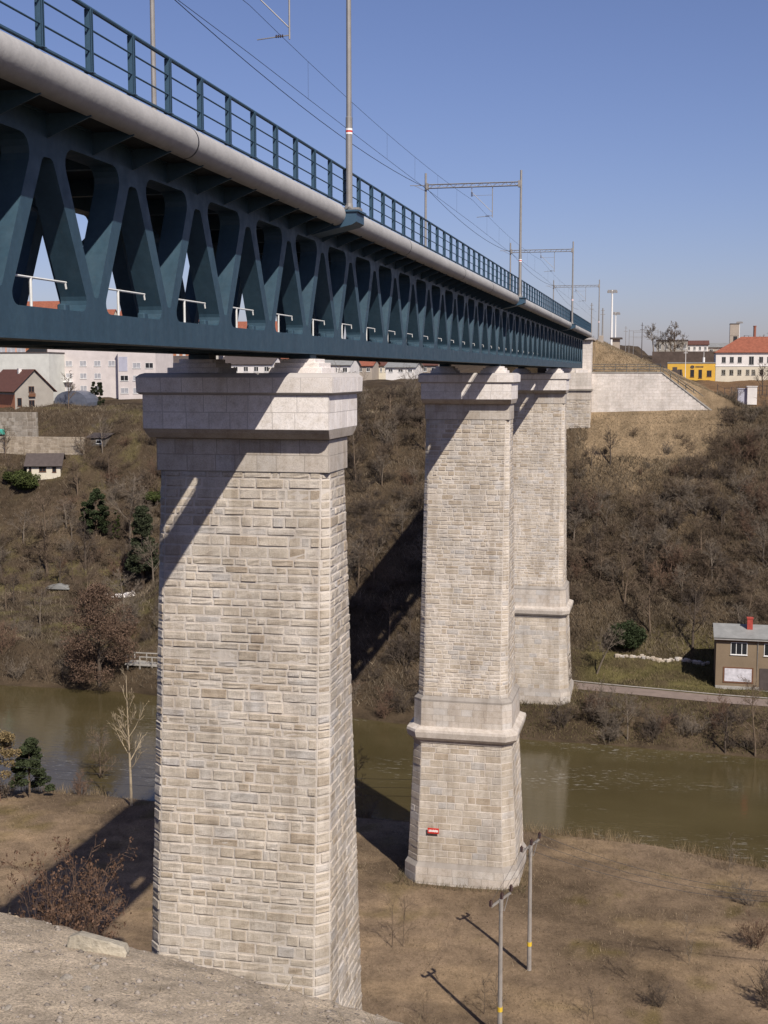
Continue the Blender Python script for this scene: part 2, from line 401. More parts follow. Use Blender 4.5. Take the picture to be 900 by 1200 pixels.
def section(name, levels, rnd, parent, kindo, m):
    """one pier section: mortar core and its stones as a single mesh"""
    mb = MB(); core(mb, levels); pf = lerp_prof(levels)
    z0, z1 = levels[0][0], levels[-1][0]
    if kindo == 'rubble': stones(mb, pf, z0, z1, rnd, .24, .45, .34, 1.2, .05, .008, .05, .03, .015)
    elif kindo == 'big': stones(mb, pf, z0, z1, rnd, .46, .66, .6, 1.6, .035, .01, .04, .03, .010)
    else: stones(mb, pf, z0, z1, rnd, kindo[0], kindo[1], kindo[2], kindo[3], .016, .004, .008, .006, 0)
    return mb.build(name, m, parent, attr=True)

def pier(cy, zbase, label, seed, band=True):
    rnd = random.Random(seed)
    p = empty('bridge_pier', label, 'bridge pier', (CX, cy, zbase), 0, 'stone piers carrying the truss bridge')
    p_loc = Vector((CX, cy, zbase))
    inner = []
    up_bot = -25.7
    if band:
        inner.append(section('shaft', [(-25.7,3.6,3.1,.55),(-3.66,3.33,1.32,.28)], rnd, p, 'rubble', M_STONE))
        mb = MB(); lv = [(-28.15,3.98,3.36,.72),(-26.1,3.93,3.3,.70)]; core(mb, lv); stones(mb, lerp_prof(lv), -28.15, -26.1, rnd, .48, .55, .8, 1.3, .014, .004, .009, .006, 0)
        core(mb, [(-26.1,3.95,3.3,.7),(-25.95,3.95,3.3,.7),(-25.66,3.62,3.1,.56)])
        inner.append(mb.build('upper_band', M_ASH, p, attr=True))
        mb = MB()
        mb.loft([oct_ring(w, h, c, z) for z, w, h, c in ((-29.45,4.05,3.45,.78),(-29.2,4.08,3.48,.78),(-29.18,4.25,3.65,.8),(-28.95,4.42,3.82,.84),(-28.5,4.5,3.9,.86),(-28.3,4.46,3.86,.86),(-28.1,4.02,3.42,.76))], 0, .6)
        inner.append(mb.build('moulding', M_ASH, p, attr=True))
        inner.append(section('lower_shaft', [(zbase+1.7,4.42,3.58,.98),(-29.45,3.95,3.36,.75)], rnd, p, 'big', M_STONE))
        mb = MB(); lv = [(zbase-1.2,4.68,3.86,1.1),(zbase+1.35,4.66,3.84,1.1)]; core(mb, lv+[(zbase+1.75,4.40,3.58,1.0)])
        stones(mb, lerp_prof(lv), zbase-1.2, zbase+1.35, rnd, .6, .72, 1.0, 2.0, .02, .006, .02, .012, 0)
        inner.append(mb.build('plinth', M_ASH, p, attr=True))
    else:
        inner.append(section('shaft', [(zbase-1,3.72,3.72,.62),(-3.66,3.33,1.32,.28)], rnd, p, 'rubble', M_STONE))
    # smooth frieze, under-moulding and the two-course cap
    inner.append(section('frieze', [(-3.66,3.38,1.38,.03),(-2.45,3.38,1.38,.03)], rnd, p, (.58,.62,.7,1.2), M_ASH))
    mb = MB(); mb.loft([oct_ring(w, h, .01, z) for z, w, h in ((-2.45,3.36,1.36),(-2.4,3.5,1.75),(-2.2,3.55,2.0),(-2.06,3.58,2.12))], 0, .2)
    inner.append(mb.build('cap_moulding', M_ASH, p, attr=True))
    mb = MB(); lv = [(-2.06,3.58,2.14,.01),(-.80,3.58,2.14,.01)]; core(mb, lv); stones(mb, lerp_prof(lv), -2.06, -.80, rnd, .62, .64, .75, 1.05, .014, .004, .007, .006, 0)
    inner.append(mb.build('cap_course', M_CAP, p, attr=True))
    mb = MB(); lv = [(-.72,3.76,2.28,.01),(-.16,3.78,2.30,.01)]; core(mb, [(-.80,3.64,2.18,.01)]+lv+[(-.05,3.66,2.18,.01),(0,3.5,2.05,.01)])
    stones(mb, lerp_prof(lv), -.72, -.16, rnd, .5, .6, .8, 1.05, .014, .004, .007, .006, 0)
    inner.append(mb.build('coping', M_CAP, p, attr=True))
    for sx in (-2.0, 2.0):
        mb = MB()
        for (hw, hd, z0, z1) in ((1.02,1.05,-.02,.2),(.86,.88,.2,.38),(.68,.7,.38,.52)): mb.bevbox(sx-hw, sx+hw, -hd, hd, z0, z1, .015, 0, .4)
        o = mb.build('bearing_plinth', M_CAP, p, attr=True); inner.append(o)
        mb = MB(); mb.bevbox(sx-.42, sx+.42, -.4, .4, .52, .70, .02)
        q_ = mb.build('bearing', M_STEEL, o); 
    for o in inner: o.location = (0, 0, -zbase)
    return p
pier(46.8, -33.0, 'nearest stone pier, its foot hidden by the gravel bank in front', 11, band=False)
pier(101.8, -41.0, 'stone pier with a small red sign standing beside the two utility poles', 12)
pier(156.6, -39.9, 'farthest tall stone pier, standing on the far bank behind a bare tree', 13)

# red sign on the middle pier
sp = at(508, 973, 98.15)
mb = MB(); mb.bevbox(-.46, .46, -.05, .0, -.22, .22, .01)
sg = mb.build('warning_sign', M_RED, None); sg.location = (sp.x, 98.05, sp.z); tag(sg, 'small red plate with a line of white lettering on the stone pier', 'sign')
mb = MB(); rnd = random.Random(4); x = -.36
while x < .34:
    w = rnd.uniform(.04, .075); mb.box(x, x+w, -.058, -.05, -.085+rnd.uniform(-.015,.01), .085+rnd.uniform(-.02,.02)); x += w+.018
mb.build('lettering', M_SIGNW, sg)

# ------------------------------------------------------------------ the truss bridge
Y0B, Y1B, PER = -9.0, 203.0, 4.448
BR = empty('truss_bridge', 'long dark teal steel truss railway bridge with pale rounded deck edge', 'bridge', (CX, 97, .65))
def bpart(mb, name, m, parent=BR, **k):
    o = mb.build(name, m, parent, **k)
    if parent is BR: o.location = (-CX, -97, -.65)
    return o
def arc(cx, cy, r, a0, a1, n=4): return [(cx+r*math.cos(R(a0+(a1-a0)*k/n)), cy+r*math.sin(R(a0+(a1-a0)*k/n))) for k in range(n+1)]
ZB, ZT = .75, 5.42
def fillet(poly, rads, n=4):
    out = []; m_ = len(poly)
    for i in range(m_):
        p = Vector(poly[i]); a = Vector(poly[i-1]); c = Vector(poly[(i+1) % m_]); r = rads[i]
        if r == 0: out.append(tuple(p)); continue
        d1 = (a-p).normalized(); d2 = (c-p).normalized(); ang = math.acos(max(-1, min(1, d1.dot(d2))))
        t = r/math.tan(ang/2); t = min(t, (a-p).length*.48, (c-p).length*.48); rr = t*math.tan(ang/2)
        cen = p + (d1+d2).normalized()*(rr/math.sin(ang/2))
        s0 = p+d1*t; s1 = p+d2*t
        a0 = math.atan2(s0.y-cen.y, s0.x-cen.x); a1 = math.atan2(s1.y-cen.y, s1.x-cen.x)
        da = (a1-a0+PI) % (2*PI) - PI
        for k in range(n+1): out.append((cen.x+rr*math.cos(a0+da*k/n), cen.y+rr*math.sin(a0+da*k/n)))
    return out
nar = fillet([(-1.86,1.38),(1.86,1.38),(.22,4.55),(-.22,4.55)], [.24,.24,.2,.2], 5)   # opening wide at the bottom
wid = fillet([(-1.63,4.90),(-.1,1.72),(.1,1.72),(1.63,4.90)], [.36,.12,.12,.36], 5)         # opening wide at the top
half = PER/2
rightp = [p for p in nar if p[0] >= -1e-6]; rightp.sort(key=lambda p: p[1] if p[0] > .0 else p[1])
# right half of the narrow opening ordered from bottom centre to top centre
def right_half():
    pts = [p for p in nar if p[0] > 1e-4]; 
    k = min(range(len(pts)), key=lambda i: (round(pts[i][1], 3), pts[i][0]))
    pts.sort(key=lambda p: p[1]); low = [p for p in pts if p[1] < 1.7]; hi = [p for p in pts if p[1] >= 1.7]
    low.sort(key=lambda p: math.atan2(p[1]-1.62, p[0]-1.5)); hi.sort(key=lambda p: -p[0])
    return [(0, 1.38)] + low + hi + [(0, 4.55)]
rh = right_half()
outer = [(0,ZB),(PER,ZB),(PER,1.38)] + [(PER-p[0], p[1]) for p in rh[1:-1]] + [(PER,4.55),(PER,ZT),(0,ZT)] + [(0,4.55)] + [p for p in reversed(rh[1:-1])] + [(0,1.38)]
hole = [(half+p[0], p[1]) for p in wid]
tri = tessellate_polygon([[Vector((p[0], p[1], 0)) for p in outer], [Vector((p[0], p[1], 0)) for p in hole]])
flat = outer+hole
def truss_module(mb, y, x0, x1):
    n = len(flat)
    v = [(x0, y+p[0], p[1]) for p in flat] + [(x1, y+p[0], p[1]) for p in flat]
    f = [tuple(t) for t in tri] + [tuple(i+n for i in reversed(t)) for t in tri]
    no = len(outer)
    for i in range(no):
        j = (i+1) % no
        pi, pj = outer[i], outer[j]
        if (abs(pi[0]) < 1e-6 and abs(pj[0]) < 1e-6) or (abs(pi[0]-PER) < 1e-6 and abs(pj[0]-PER) < 1e-6): continue
        f.append((i, j, j+n, i+n))
    for i in range(len(hole)):
        j = (i+1) % len(hole); f.append((no+i, no+j, no+j+n, no+i+n))
    mb.add(v, f)
APEX0 = 25.66 - 8*PER
nmod = int((Y1B-APEX0)/PER)
for (xa, xb) in ((-13.0, -13.64), (-17.45, -18.0)):
    mb = MB()
    for k in range(nmod): truss_module(mb, APEX0+k*PER, xb, xa)
    yend = APEX0+nmod*PER
    mb.box(xb, xa, yend, yend+.6, ZB, ZT)
    # chord flanges, slightly wider than the web, and stiffeners on the lower chord
    mb.box(xb-.06, xa+.06, APEX0, yend+.6, ZB-.05, ZB)
    mb.box(xb-.06, xa+.06, APEX0, yend+.6, ZT+.002, ZT+.06)
    bpart(mb, 'side_truss', M_STEEL)
YEND = APEX0+nmod*PER+.6
# cross beams between the trusses, cantilever brackets and bracing: one mesh each, shared by its repeats
def repeat(name, mb, spots, m=None):
    me_ = None
    for sp_ in spots:
        if me_ is None: o = mb.build(name, m or M_STEEL, BR); me_ = o.data
        else: o = link(name, me_, BR)
        o.location = (sp_[0]-CX, sp_[1]-97, sp_[2]-.65)
        if len(sp_) > 3: o.scale = (sp_[3], 1, 1)
ks = range(nmod+1)
mb = MB(); mb.box(-17.45-CX, -13.72-CX, -.14, .14, .70, 1.1); repeat('floor_beam', mb, [(CX, APEX0+k*PER, 0) for k in ks])
mb = MB(); mb.box(-17.45-CX, -13.72-CX, -.12, .12, 5.0, 5.46); repeat('deck_beam', mb, [(CX, APEX0+k*PER, 0) for k in ks])
mb = MB(); mb.prism([(0,4.95),(0,5.46),(1.02,5.46),(1.02,5.36)], 'y', -.02, .02)
repeat('deck_bracket', mb, [(-13.0, APEX0+k*PER/2, 0) for k in range(2*nmod+1)])
repeat('far_bracket', mb, [(-18.0, APEX0+k*PER, 0, -1) for k in ks])
mb = MB(); mb.tube([(-1.7, 0, 1.0), (1.7, PER, 1.0)], .09, 6)
repeat('wind_brace', mb, [(CX, APEX0+k*PER, 0, 1 if k % 2 else -1) for k in range(nmod)])
mb = MB(); mb.tube([(1.75, 0, 4.9), (0, 0, 3.4), (-1.9, 0, 4.9)], .07, 6)
repeat('sway_brace', mb, [(CX, APEX0+k*3*PER+half, 0) for k in range(nmod//3)])
mb = MB(); mb.box(-17.4, -14.15, Y0B, YEND, 1.11, 1.15); bpart(mb, 'inspection_walkway', M_GALV)
# short white handrails standing in the openings
hb_ = MB(); hb_.tube([(0,-.25,.64),(0,2.5,.64)], .026, 6); hb_.tube([(0,.85,0),(0,.85,.64)], .032, 6); hb_.tube([(0,2.45,.64),(0,2.5,.5)], .03, 5) 
hme = None
for k in range(nmod):
    y = APEX0+k*PER-1.2
    if hme is None:
        o = hb_.build('handrail', M_WHITE, BR); hme = o.data
    else: o = link('handrail', hme, BR)
    o.location = (-13.3-CX, y-97, 1.38-.65)
# lower nodes' lamp boxes
lm_ = MB(); lm_.bevbox(-.1, .1, -.13, .13, 0, .14, .03); lme = None
for k in range(nmod):
    y = APEX0+k*PER+1.15
    if lme is None: o = lm_.build('drain_box', M_STEEL, BR); lme = o.data
    else: o = link('drain_box', lme, BR)
    o.location = (-13.3-CX, y-97, 1.40-.65)
# deck slab, ballast, track
mb = MB(); mb.prism([(-19.15,5.47),(-11.92,5.47),(-11.92,5.95),(-12.6,6.02),(-18.5,6.02),(-19.15,5.95)], 'y', Y0B, YEND+1.2)
bpart(mb, 'deck_slab', M_DECK)
MASTS = [46.9, 102.7, 159.0, 219.5]
edge_prof = [(-12.08,6.18)] + [(-12.08+.40*math.cos(R(a)), 5.775+.405*math.sin(R(a))) for a in range(84, -85, -12)] + [(-12.08,5.37)]
cuts = [Y0B, 3.9, 31.2, 46.25]; 
segs = [(Y0B, 3.9), (3.95, 31.2), (31.25, 46.3), (47.5, 58.6), (58.65, 74.8), (74.85, 86.9), (86.95, 102.1), (103.3, 114.5), (114.55, 130.4), (130.45, 142.6), (142.65, 158.4), (159.6, 171), (171.05, 187), (187.05, YEND+1.2)]
for a, b_ in segs:
    mb = MB()
    mb.prism(edge_prof, 'y', a+.02, b_-.02); o = bpart(mb, 'edge_beam', M_FASCIA, smooth=True); o.data.set_sharp_from_angle(angle=R(35))
mb = MB(); mb.prism([(-31-p[0], p[1]) for p in reversed(edge_prof)], 'y', Y0B, YEND+1.2); bpart(mb, 'edge_beam', M_FASCIA)
for ym in MASTS[:3]:
    mb = MB()
    mb.prism([(-13.05,5.05),(-11.45,5.40),(-11.28,5.5),(-11.28,5.86),(-13.05,5.86)], 'y', ym-.6, ym+.6)
    mb.box(-12.4, -11.2, ym-.66, ym+.66, 5.86, 5.93)
    bpart(mb, 'mast_bracket', M_STEELR)
seal_prof = [(-12.08,6.183)] + [(-12.08+.404*math.cos(R(a)), 5.775+.409*math.sin(R(a))) for a in range(84, -85, -12)] + [(-12.08,5.366)]
mb = MB(); mb.prism(seal_prof, 'y', -.035, .035)
repeat('joint_seal', mb, [(0, (p[1]+q2[0])/2, 0) for p, q2 in zip(segs[:-1], segs[1:]) if q2[0]-p[1] < .2], M_WIRE)
# railing: rails, and each post a piece of its own
mb = MB()
mb.tube([(-11.9, Y0B, 7.50), (-11.9, YEND+1.5, 7.50)], .05, 8)
for z in (7.09, 6.64): mb.tube([(-11.9, Y0B, z), (-11.9, YEND+1.5, z)], .021, 6)
mb.box(-11.96, -11.86, Y0B, YEND+1.5, 6.19, 6.23)
RL = bpart(mb, 'railing', M_STEELR)
pm = MB(); pm.box(-.075, .075, -.012, .012, 0, 1.30); pm.box(-.075, -.06, -.05, .05, 0, 1.28); pm.box(.06, .075, -.05, .05, 0, 1.28); pm.box(-.1, .1, -.08, .08, 0, .015)
pme = None; y = 25.47-2.16*15
k = 0
while y < YEND+1.4:
    if pme is None: o = pm.build('post', M_STEELR, RL); pme = o.data
    else: o = link('post', pme, RL)
    o.location = (-11.9, y, 6.195); y += 2.16; k += 1
mb = MB()
for z in (7.50, 7.09, 6.64): mb.tube([(-19.1, Y0B, z), (-19.1, YEND+1.5, z)], .035, 6)
for i in range(98): mb.box(-19.16, -19.04, Y0B+1+i*2.16-.02, Y0B+1+i*2.16+.02, 6.19, 7.46)
bpart(mb, 'far_railing', M_STEELR)
mb = MB()
for x in (-16.25, -14.8): mb.box(x-.035, x+.035, Y0B, YEND+200, 6.30, 6.46)
tag(recentre(mb.build('railway_track', mat('rail_steel', (.10,.07,.055,1), .5, .2), None)), 'pair of steel rails running along the top of the truss bridge', 'track')

# ------------------------------------------------------------------ overhead line portals and wires
def portal(ym, label, zbase):
    p = empty('catenary_portal', label, 'catenary mast', (-11.7, ym, zbase), 0, 'overhead line portals along the track')
    for x in (0, -7.62):
        mb = MB(); mb.tube([(x,0,.05),(x,0,3.4),(x,0,3.42),(x,0,9.9)], [.125,.12,.10,.085], 10)
        mb.tube([(x,0,0),(x,0,.05)], .24, 10); mb.tube([(x,0,.05),(x,0,.3)], [.16,.13], 10)
        for k in range(6): mb.tube([(x+.19*math.cos(k*PI/3), .19*math.sin(k*PI/3), .05), (x+.19*math.cos(k*PI/3), .19*math.sin(k*PI/3), .16)], .02, 5)
        o = mb.build('mast', M_GALV, p, smooth=False)
    mb = MB(); mb.tube([(0,0,2.79),(0,0,2.86)], .128, 10); mb.tube([(0,0,2.93),(0,0,3.0)], .128, 10); mb.build('warning_band', M_SIGNW, p)
    mb = MB(); mb.tube([(0,0,2.86),(0,0,2.93)], .128, 10); mb.build('red_band', M_RED, p)
    # lattice beam
    mb = MB()
    for (dy, dz) in ((-.13,8.72),(.13,8.72),(-.13,9.0),(.13,9.0)): mb.tube([(-7.62,dy,dz),(0,dy,dz)], .032, 5)
    n = 24
    for i in range(n):
        x0, x1 = -7.62*i/n, -7.62*(i+1)/n; zz = (8.72, 9.0) if i % 2 else (9.0, 8.72)
        for dy in (-.13, .13): mb.tube([(x0,dy,zz[0]),(x1,dy,zz[1])], .014, 4)
        mb.tube([(x0,-.13,9.0),(x1,.13,9.0)], .012, 4)
    for x in (-.12, -7.5): mb.box(x-.1, x+.1, -.2, .2, 8.6, 9.1)
    mb.build('beam', M_GALV, p)
    # drop bracket with registration arm and insulators
    mb = MB(); mb.tube([(-2.25,0,8.72),(-2.25,0,6.3)], .035, 6); mb.tube([(-3.9,0,8.72),(-3.9,0,8.3)], .03, 6)
    mb.tube([(-3.9,0,8.3),(-2.25,0,6.7)], .022, 5); mb.tube([(-2.25,0,6.45),(-3.5,0,6.35)], .022, 5); mb.tube([(-3.9,0,8.05),(-2.25,0,8.05)], .014, 5)
    mb.build('drop_bracket', M_GALV, p)
    mb = MB()
    for k in range(5): mb.tube([(-3.9,0,8.3-k*.07),(-3.9,0,8.3-k*.07-.03)], .075, 8)
    for k in range(4): mb.tube([(-2.5-k*.08,0,6.43),(-2.53-k*.08,0,6.43)], .06, 8)
    mb.build('insulator', M_BROWNINS, p)
    mb = MB(); mb.tube([(-7.62,0,8.95),(-8.9,0,8.98)], .03, 6); mb.tube([(-7.62,0,8.5),(-8.5,0,8.95)], .02, 5); mb.build('feeder_arm', M_GALV, p)
    return p
portal(46.9, 'nearest overhead line portal, its beam above the picture', 5.93)
portal(102.7, 'tall overhead line portal second along the bridge with full beam visible', 5.93)
portal(159.0, 'overhead line portal third along the bridge, midway to the far end', 5.93)
portal(219.5, 'smallest overhead line portal standing beyond the far bridge end', 5.6)
mb = MB(); mb.tube([(-11.7,46.45,6.05),(-11.55,47.3,6.02),(-11.5,47.9,6.1)], .07, 6); mb.box(-11.75,-11.4,46.55,47.5,5.94,6.0); mb.box(-11.62,-11.42,47.3,47.75,6.0,6.14)
tag(recentre(mb.build('cable_clamp', M_GALV, None)), 'tangle of clamps and cable ends at the foot of the nearest mast', 'cable fitting')
def wire(name, label, x, pts, r, sag, n=14, grp='overhead wires along the track', drop=None):
    mb = MB()
    for (ya, za), (yb, zb) in zip(pts[:-1], pts[1:]):
        P = []
        for k in range(n+1):
            t = k/n; P.append((x, ya+(yb-ya)*t, za+(zb-za)*t - sag*4*t*(1-t)))
        mb.tube(P, r, 4)
        if drop:
            for k in range(2, n-1, 2): mb.tube([P[k], (x, P[k][1], drop)], .006, 3)
    o = mb.build(name, M_WIRE, None); tag(o, label, 'wire', grp); return recentre(o)
wire('feeder_wire', 'dark sagging feeder wire slung outside the left masts', -19.32, [(-8.9,14.6),(46.9,14.7),(102.7,14.72),(159,14.75),(219.5,14.6),(280,13.5)], .022, .75)
wire('messenger_wire', 'upper overhead wire with thin droppers above the track', -15.5, [(-8.9,13.5),(46.9,13.55),(102.7,13.6),(159,13.65),(219.5,13.4),(280,13.0)], .012, .45, 14, 'overhead wires along the track', 11.75)
wire('contact_wire', 'lower level overhead wire above the middle of the track', -15.5, [(-8.9,11.75),(46.9,11.8),(102.7,11.8),(159,11.8),(219.5,11.6),(280,11.2)], .013, .05)

# ------------------------------------------------------------------ abutment, retaining wall
rnd = random.Random(30)
AB = empty('abutment', 'stepped pale stone abutment where the truss ends', 'abutment', (CX, 207.5, -12))
parts = []
def absec(name, x0, x1, y0, y1, z0, z1, ko, m):
    mb = MB(); w, h = (x1-x0)/2, (y1-y0)/2; lv = [(z0, w, h, .01), (z1, w, h, .01)]; core(mb, lv)
    if ko: stones(mb, lerp_prof(lv), z0, z1, rnd, *ko)
    o = mb.build(name, m, AB, attr=True); o.location = ((x0+x1)/2-CX, (y0+y1)/2-207.5, 12); return o
RUB = (.30,.54,.42,1.4,.05,.015,.06,.03,.018); SM = (.5,.56,.8,1.2,.014,.004,.008,.006,0)
absec('lower_block', -19.0, -11.95, 203.6, 211, -14, -4.2, RUB, M_STONE)
absec('frieze', -19.0, -11.9, 203.5, 211, -4.2, -2.75, SM, M_ASH)
absec('cornice', -19.2, -11.72, 203.2, 211, -2.75, -2.5, None, M_ASH)
absec('bearing_shelf', -19.0, -11.9, 203.5, 211, -2.5, .05, SM, M_WALL)
absec('back_wall', -19.0, -11.95, 205.2, 212, .05, 5.2, SM, M_WALL)
absec('coping', -19.2, -11.75, 204.6, 213, 5.2, 5.5, None, M_CAP)
for x in (-17.6, -13.4):
    mb = MB(); mb.bevbox(x-.9, x+.9, 203.6, 205.1, .05, .45, .02, 0, .4); o = mb.build('bearing_plinth', M_CAP, AB, attr=True); o.location = (-CX, -207.5, 12)

RW = empty('retaining_wall', 'pale stone retaining wall tapering down to the right of the abutment', 'wall', (-3, 206, -6))
mb = MB(); prof_top = lambda x: 0 if x < -1.2 else -(x+1.2)*.76
z = -6.4
mb.prism([(-11.9,-6.6),(7.4,-6.6),(-1.2,0),(-11.9,0)], 'y', 206.0, 206.55, 0, -1.0)
while z < -.05:
    h = min(rnd.uniform(.42,.5), -z); x = -11.88 - rnd.uniform(0, .6); xe = (-z-h)/.76-1.2
    while x < xe-.1:
        w = rnd.uniform(.7,1.3); x1 = min(x+w, xe)
        if x1-x > .2: mb.box(max(x,-11.9)+.007, x1-.007, 205.985, 206.0, z+.007, z+h-.007, 0, rnd.random())
        x += w
    z += h
o = mb.build('masonry', M_WALL, RW, attr=True); o.location = (3, -206, 6)
mb = MB(); mb.box(-11.9, -1.1, 205.9, 206.65, 0, .16); mb.prism([(-1.1,0),(-1.1,.16),(7.7,-6.5),(7.5,-6.65)], 'y', 205.9, 206.65)
o = mb.build('coping', M_CONC, RW); o.location = (3, -206, 6)
mb = MB()
for z in (.55, 1.0, 1.35): mb.tube([(-11.8,206.3,z),(-1.3,206.3,z)], .032, 5)
for i in range(7): mb.tube([(-11.8+i*1.75,206.3,.16),(-11.8+i*1.75,206.3,1.35)], .03, 5)
tag(recentre(mb.build('wall_railing', M_STEEL, None)), 'level dark railing along the top of the pale retaining wall', 'railing')
mb = MB()
for z in (.7, 1.2): mb.tube([(-.9,206.35,z-.1),(7.4,206.35,z-6.4)], .03, 5)
for i in range(8): x = -.9+i*1.18; mb.tube([(x,206.35,prof_top(x)+.1),(x,206.35,prof_top(x)+1.2)], .028, 5)
tag(recentre(mb.build('stair_railing', M_STEEL, None)), 'sloping dark railing beside the steps down the retaining wall', 'railing')
mb = MB()
for i in range(22): x = .2+i*.36; mb.box(x, x+.36, 206.7, 208.2, prof_top(x)-1.2, prof_top(x)-.02)
kind(mb.build('stair_steps', M_CONC), 'structure')

# ------------------------------------------------------------------ buildings
M_PLAST = {k: mat('plaster_'+k, c, .92, .12, .5, .1, 30, fine=6) for k, c in dict(
    white=(.64,.61,.58,1), pink=(.57,.515,.49,1), cream=(.55,.50,.40,1), yellow=(.60,.36,.06,1), brown=(.20,.15,.10,1),
    grey=(.30,.275,.24,1), orange=(.46,.19,.10,1), palegrey=(.42,.41,.40,1), greenish=(.52,.52,.48,1), lilac=(.40,.40,.47,1), stonewall=(.34,.29,.24,1)).items()}
M_RTILE = mat('red_roof_tiles', (.25,.085,.05,1), .85, .25, 1.5, .4, 10)
M_BTILE = mat('brown_roof_tiles', (.11,.048,.035,1), .8, .2, 1.5, .4, 10)
M_DKROOF = mat('dark_roof_felt', (.075,.06,.055,1), .85, .2, 1.5, .2, 10)
M_GRROOF = mat('grey_roof_sheet', (.23,.23,.22,1), .6, .2, 1.0, .2, 6)
M_FRAME = mat('white_window_frame', (.68,.67,.65,1), .5, .05)
M_WOODF = mat('brown_window_frame', (.14,.065,.035,1), .7, .15)
WCACHE = {}
M_CURT = mat('curtained_pane', (.36,.36,.38,1), .2, .25, 1.2, spec=.5)
def window(parent, x, y, z, w, h, rz=0, fm=None, mull=2, gl=None):
    fm = fm or M_FRAME; gl = gl or M_GLASS
    key = (round(w,2), round(h,2), fm.name, mull, gl.name)
    if key not in WCACHE:
        mb = MB(); t = .07
        mb.box(0,w,-.03,.05,0,t); mb.box(0,w,-.03,.05,h-t,h); mb.box(0,t,-.03,.05,t,h-t); mb.box(w-t,w,-.03,.05,t,h-t)
        for k in range(1, mull): mb.box(w*k/mull-.035, w*k/mull+.035, -.028, .04, t, h-t)
        mb.box(-.06, w+.06, -.10, .0, -.06, -.002)
        a = mb.build('window', fm, parent)
        mb = MB(); mb.box(t,w-t,.0,.02,t,h-t); p = mb.build('pane', gl, a)
        WCACHE[key] = (a.data, p.data)
    else:
        a = link('window', WCACHE[key][0], parent); p = link('pane', WCACHE[key][1], a)
    a.location = (x, y, z); a.rotation_euler = (0, 0, rz)
    return a
def house(name, label, cat, loc, rz, w, d, h, wall, roofm, rtype='flat', rh_=2.0, over=.4, wins=(), side=(), fm=None, group=None, z0=-1.5):
    """local x along the front, y to the back, front at y = 0; wins: (x, z, w, h, mullions)"""
    p = empty(name, label, cat, loc, rz, group)
    mb = MB(); 
    if rtype == 'gable_y': mb.prism([(0,z0),(w,z0),(w,h),(w/2,h+rh_),(0,h)], 'y', 0, d)
    elif rtype == 'gable_x': mb.prism([(0,z0),(d,z0),(d,h),(d/2,h+rh_),(0,h)], 'x', 0, w)
    elif rtype == 'shed': mb.prism([(0,z0),(d,z0),(d,h+rh_),(0,h)], 'x', 0, w)
    else: mb.box(0,w,0,d,z0,h)
    mb.build('wall', wall, p)
    mb = MB(); o = over; t = .14
    def slab(poly):  # poly: 4 corner points; thickened upwards
        n = (Vector(poly[1])-Vector(poly[0])).cross(Vector(poly[2])-Vector(poly[0])).normalized()
        if n.z < 0: n = -n
        mb.loft([[Vector(q)+n*.01 for q in poly], [Vector(q)+n*t for q in poly]])
    if rtype == 'flat': mb.bevbox(-o*.5, w+o*.5, -o*.5, d+o*.5, h+.003, h+.3, .03)
    elif rtype == 'gable_y':
        k = rh_/(w/2)
        slab([(-o,-o,h-o*k),(w/2,-o,h+rh_),(w/2,d+o,h+rh_),(-o,d+o,h-o*k)]); slab([(w/2,-o,h+rh_),(w+o,-o,h-o*k),(w+o,d+o,h-o*k),(w/2,d+o,h+rh_)])
    elif rtype == 'gable_x':
        k = rh_/(d/2)
        slab([(-o,-o,h-o*k),(w+o,-o,h-o*k),(w+o,d/2,h+rh_),(-o,d/2,h+rh_)]); slab([(-o,d/2,h+rh_),(w+o,d/2,h+rh_),(w+o,d+o,h-o*k),(-o,d+o,h-o*k)])
    elif rtype == 'shed':
        k = rh_/d; slab([(-o,-o,h-o*k),(w+o,-o,h-o*k),(w+o,d+o,h+rh_+o*k),(-o,d+o,h+rh_+o*k)])
    elif rtype == 'hip':
        i = d/2
        v = [(-o,-o,h),(w+o,-o,h),(w+o,d+o,h),(-o,d+o,h),(i,d/2,h+rh_),(w-i,d/2,h+rh_)]
        mb.add(v, [(0,1,5,4),(1,2,5),(2,3,4,5),(3,0,4),(3,2,1,0)])
    mb.build('roof', roofm, p)
    for q in wins:
        x, z, ww, hh = q[:4]; window(p, x, -.02, z, ww, hh, 0, fm, q[4] if len(q) > 4 else 2, M_CURT if cat == 'apartment block' and (int(x*7+z*3) % 3) else None)
    for q in side:
        y, z, ww, hh = q[:4]; window(p, w+.02, y, z, ww, hh, PI/2, fm, q[4] if len(q) > 4 else 2)
    return p
def chimney(p, x, y, z0, z1, m, s=.3):
    mb = MB(); mb.box(x-s,x+s,y-s,y+s,z0,z1); mb.box(x-s-.06,x+s+.06,y-s-.06,y+s+.06,z1,z1+.12)
    return mb.build('chimney', m, p)

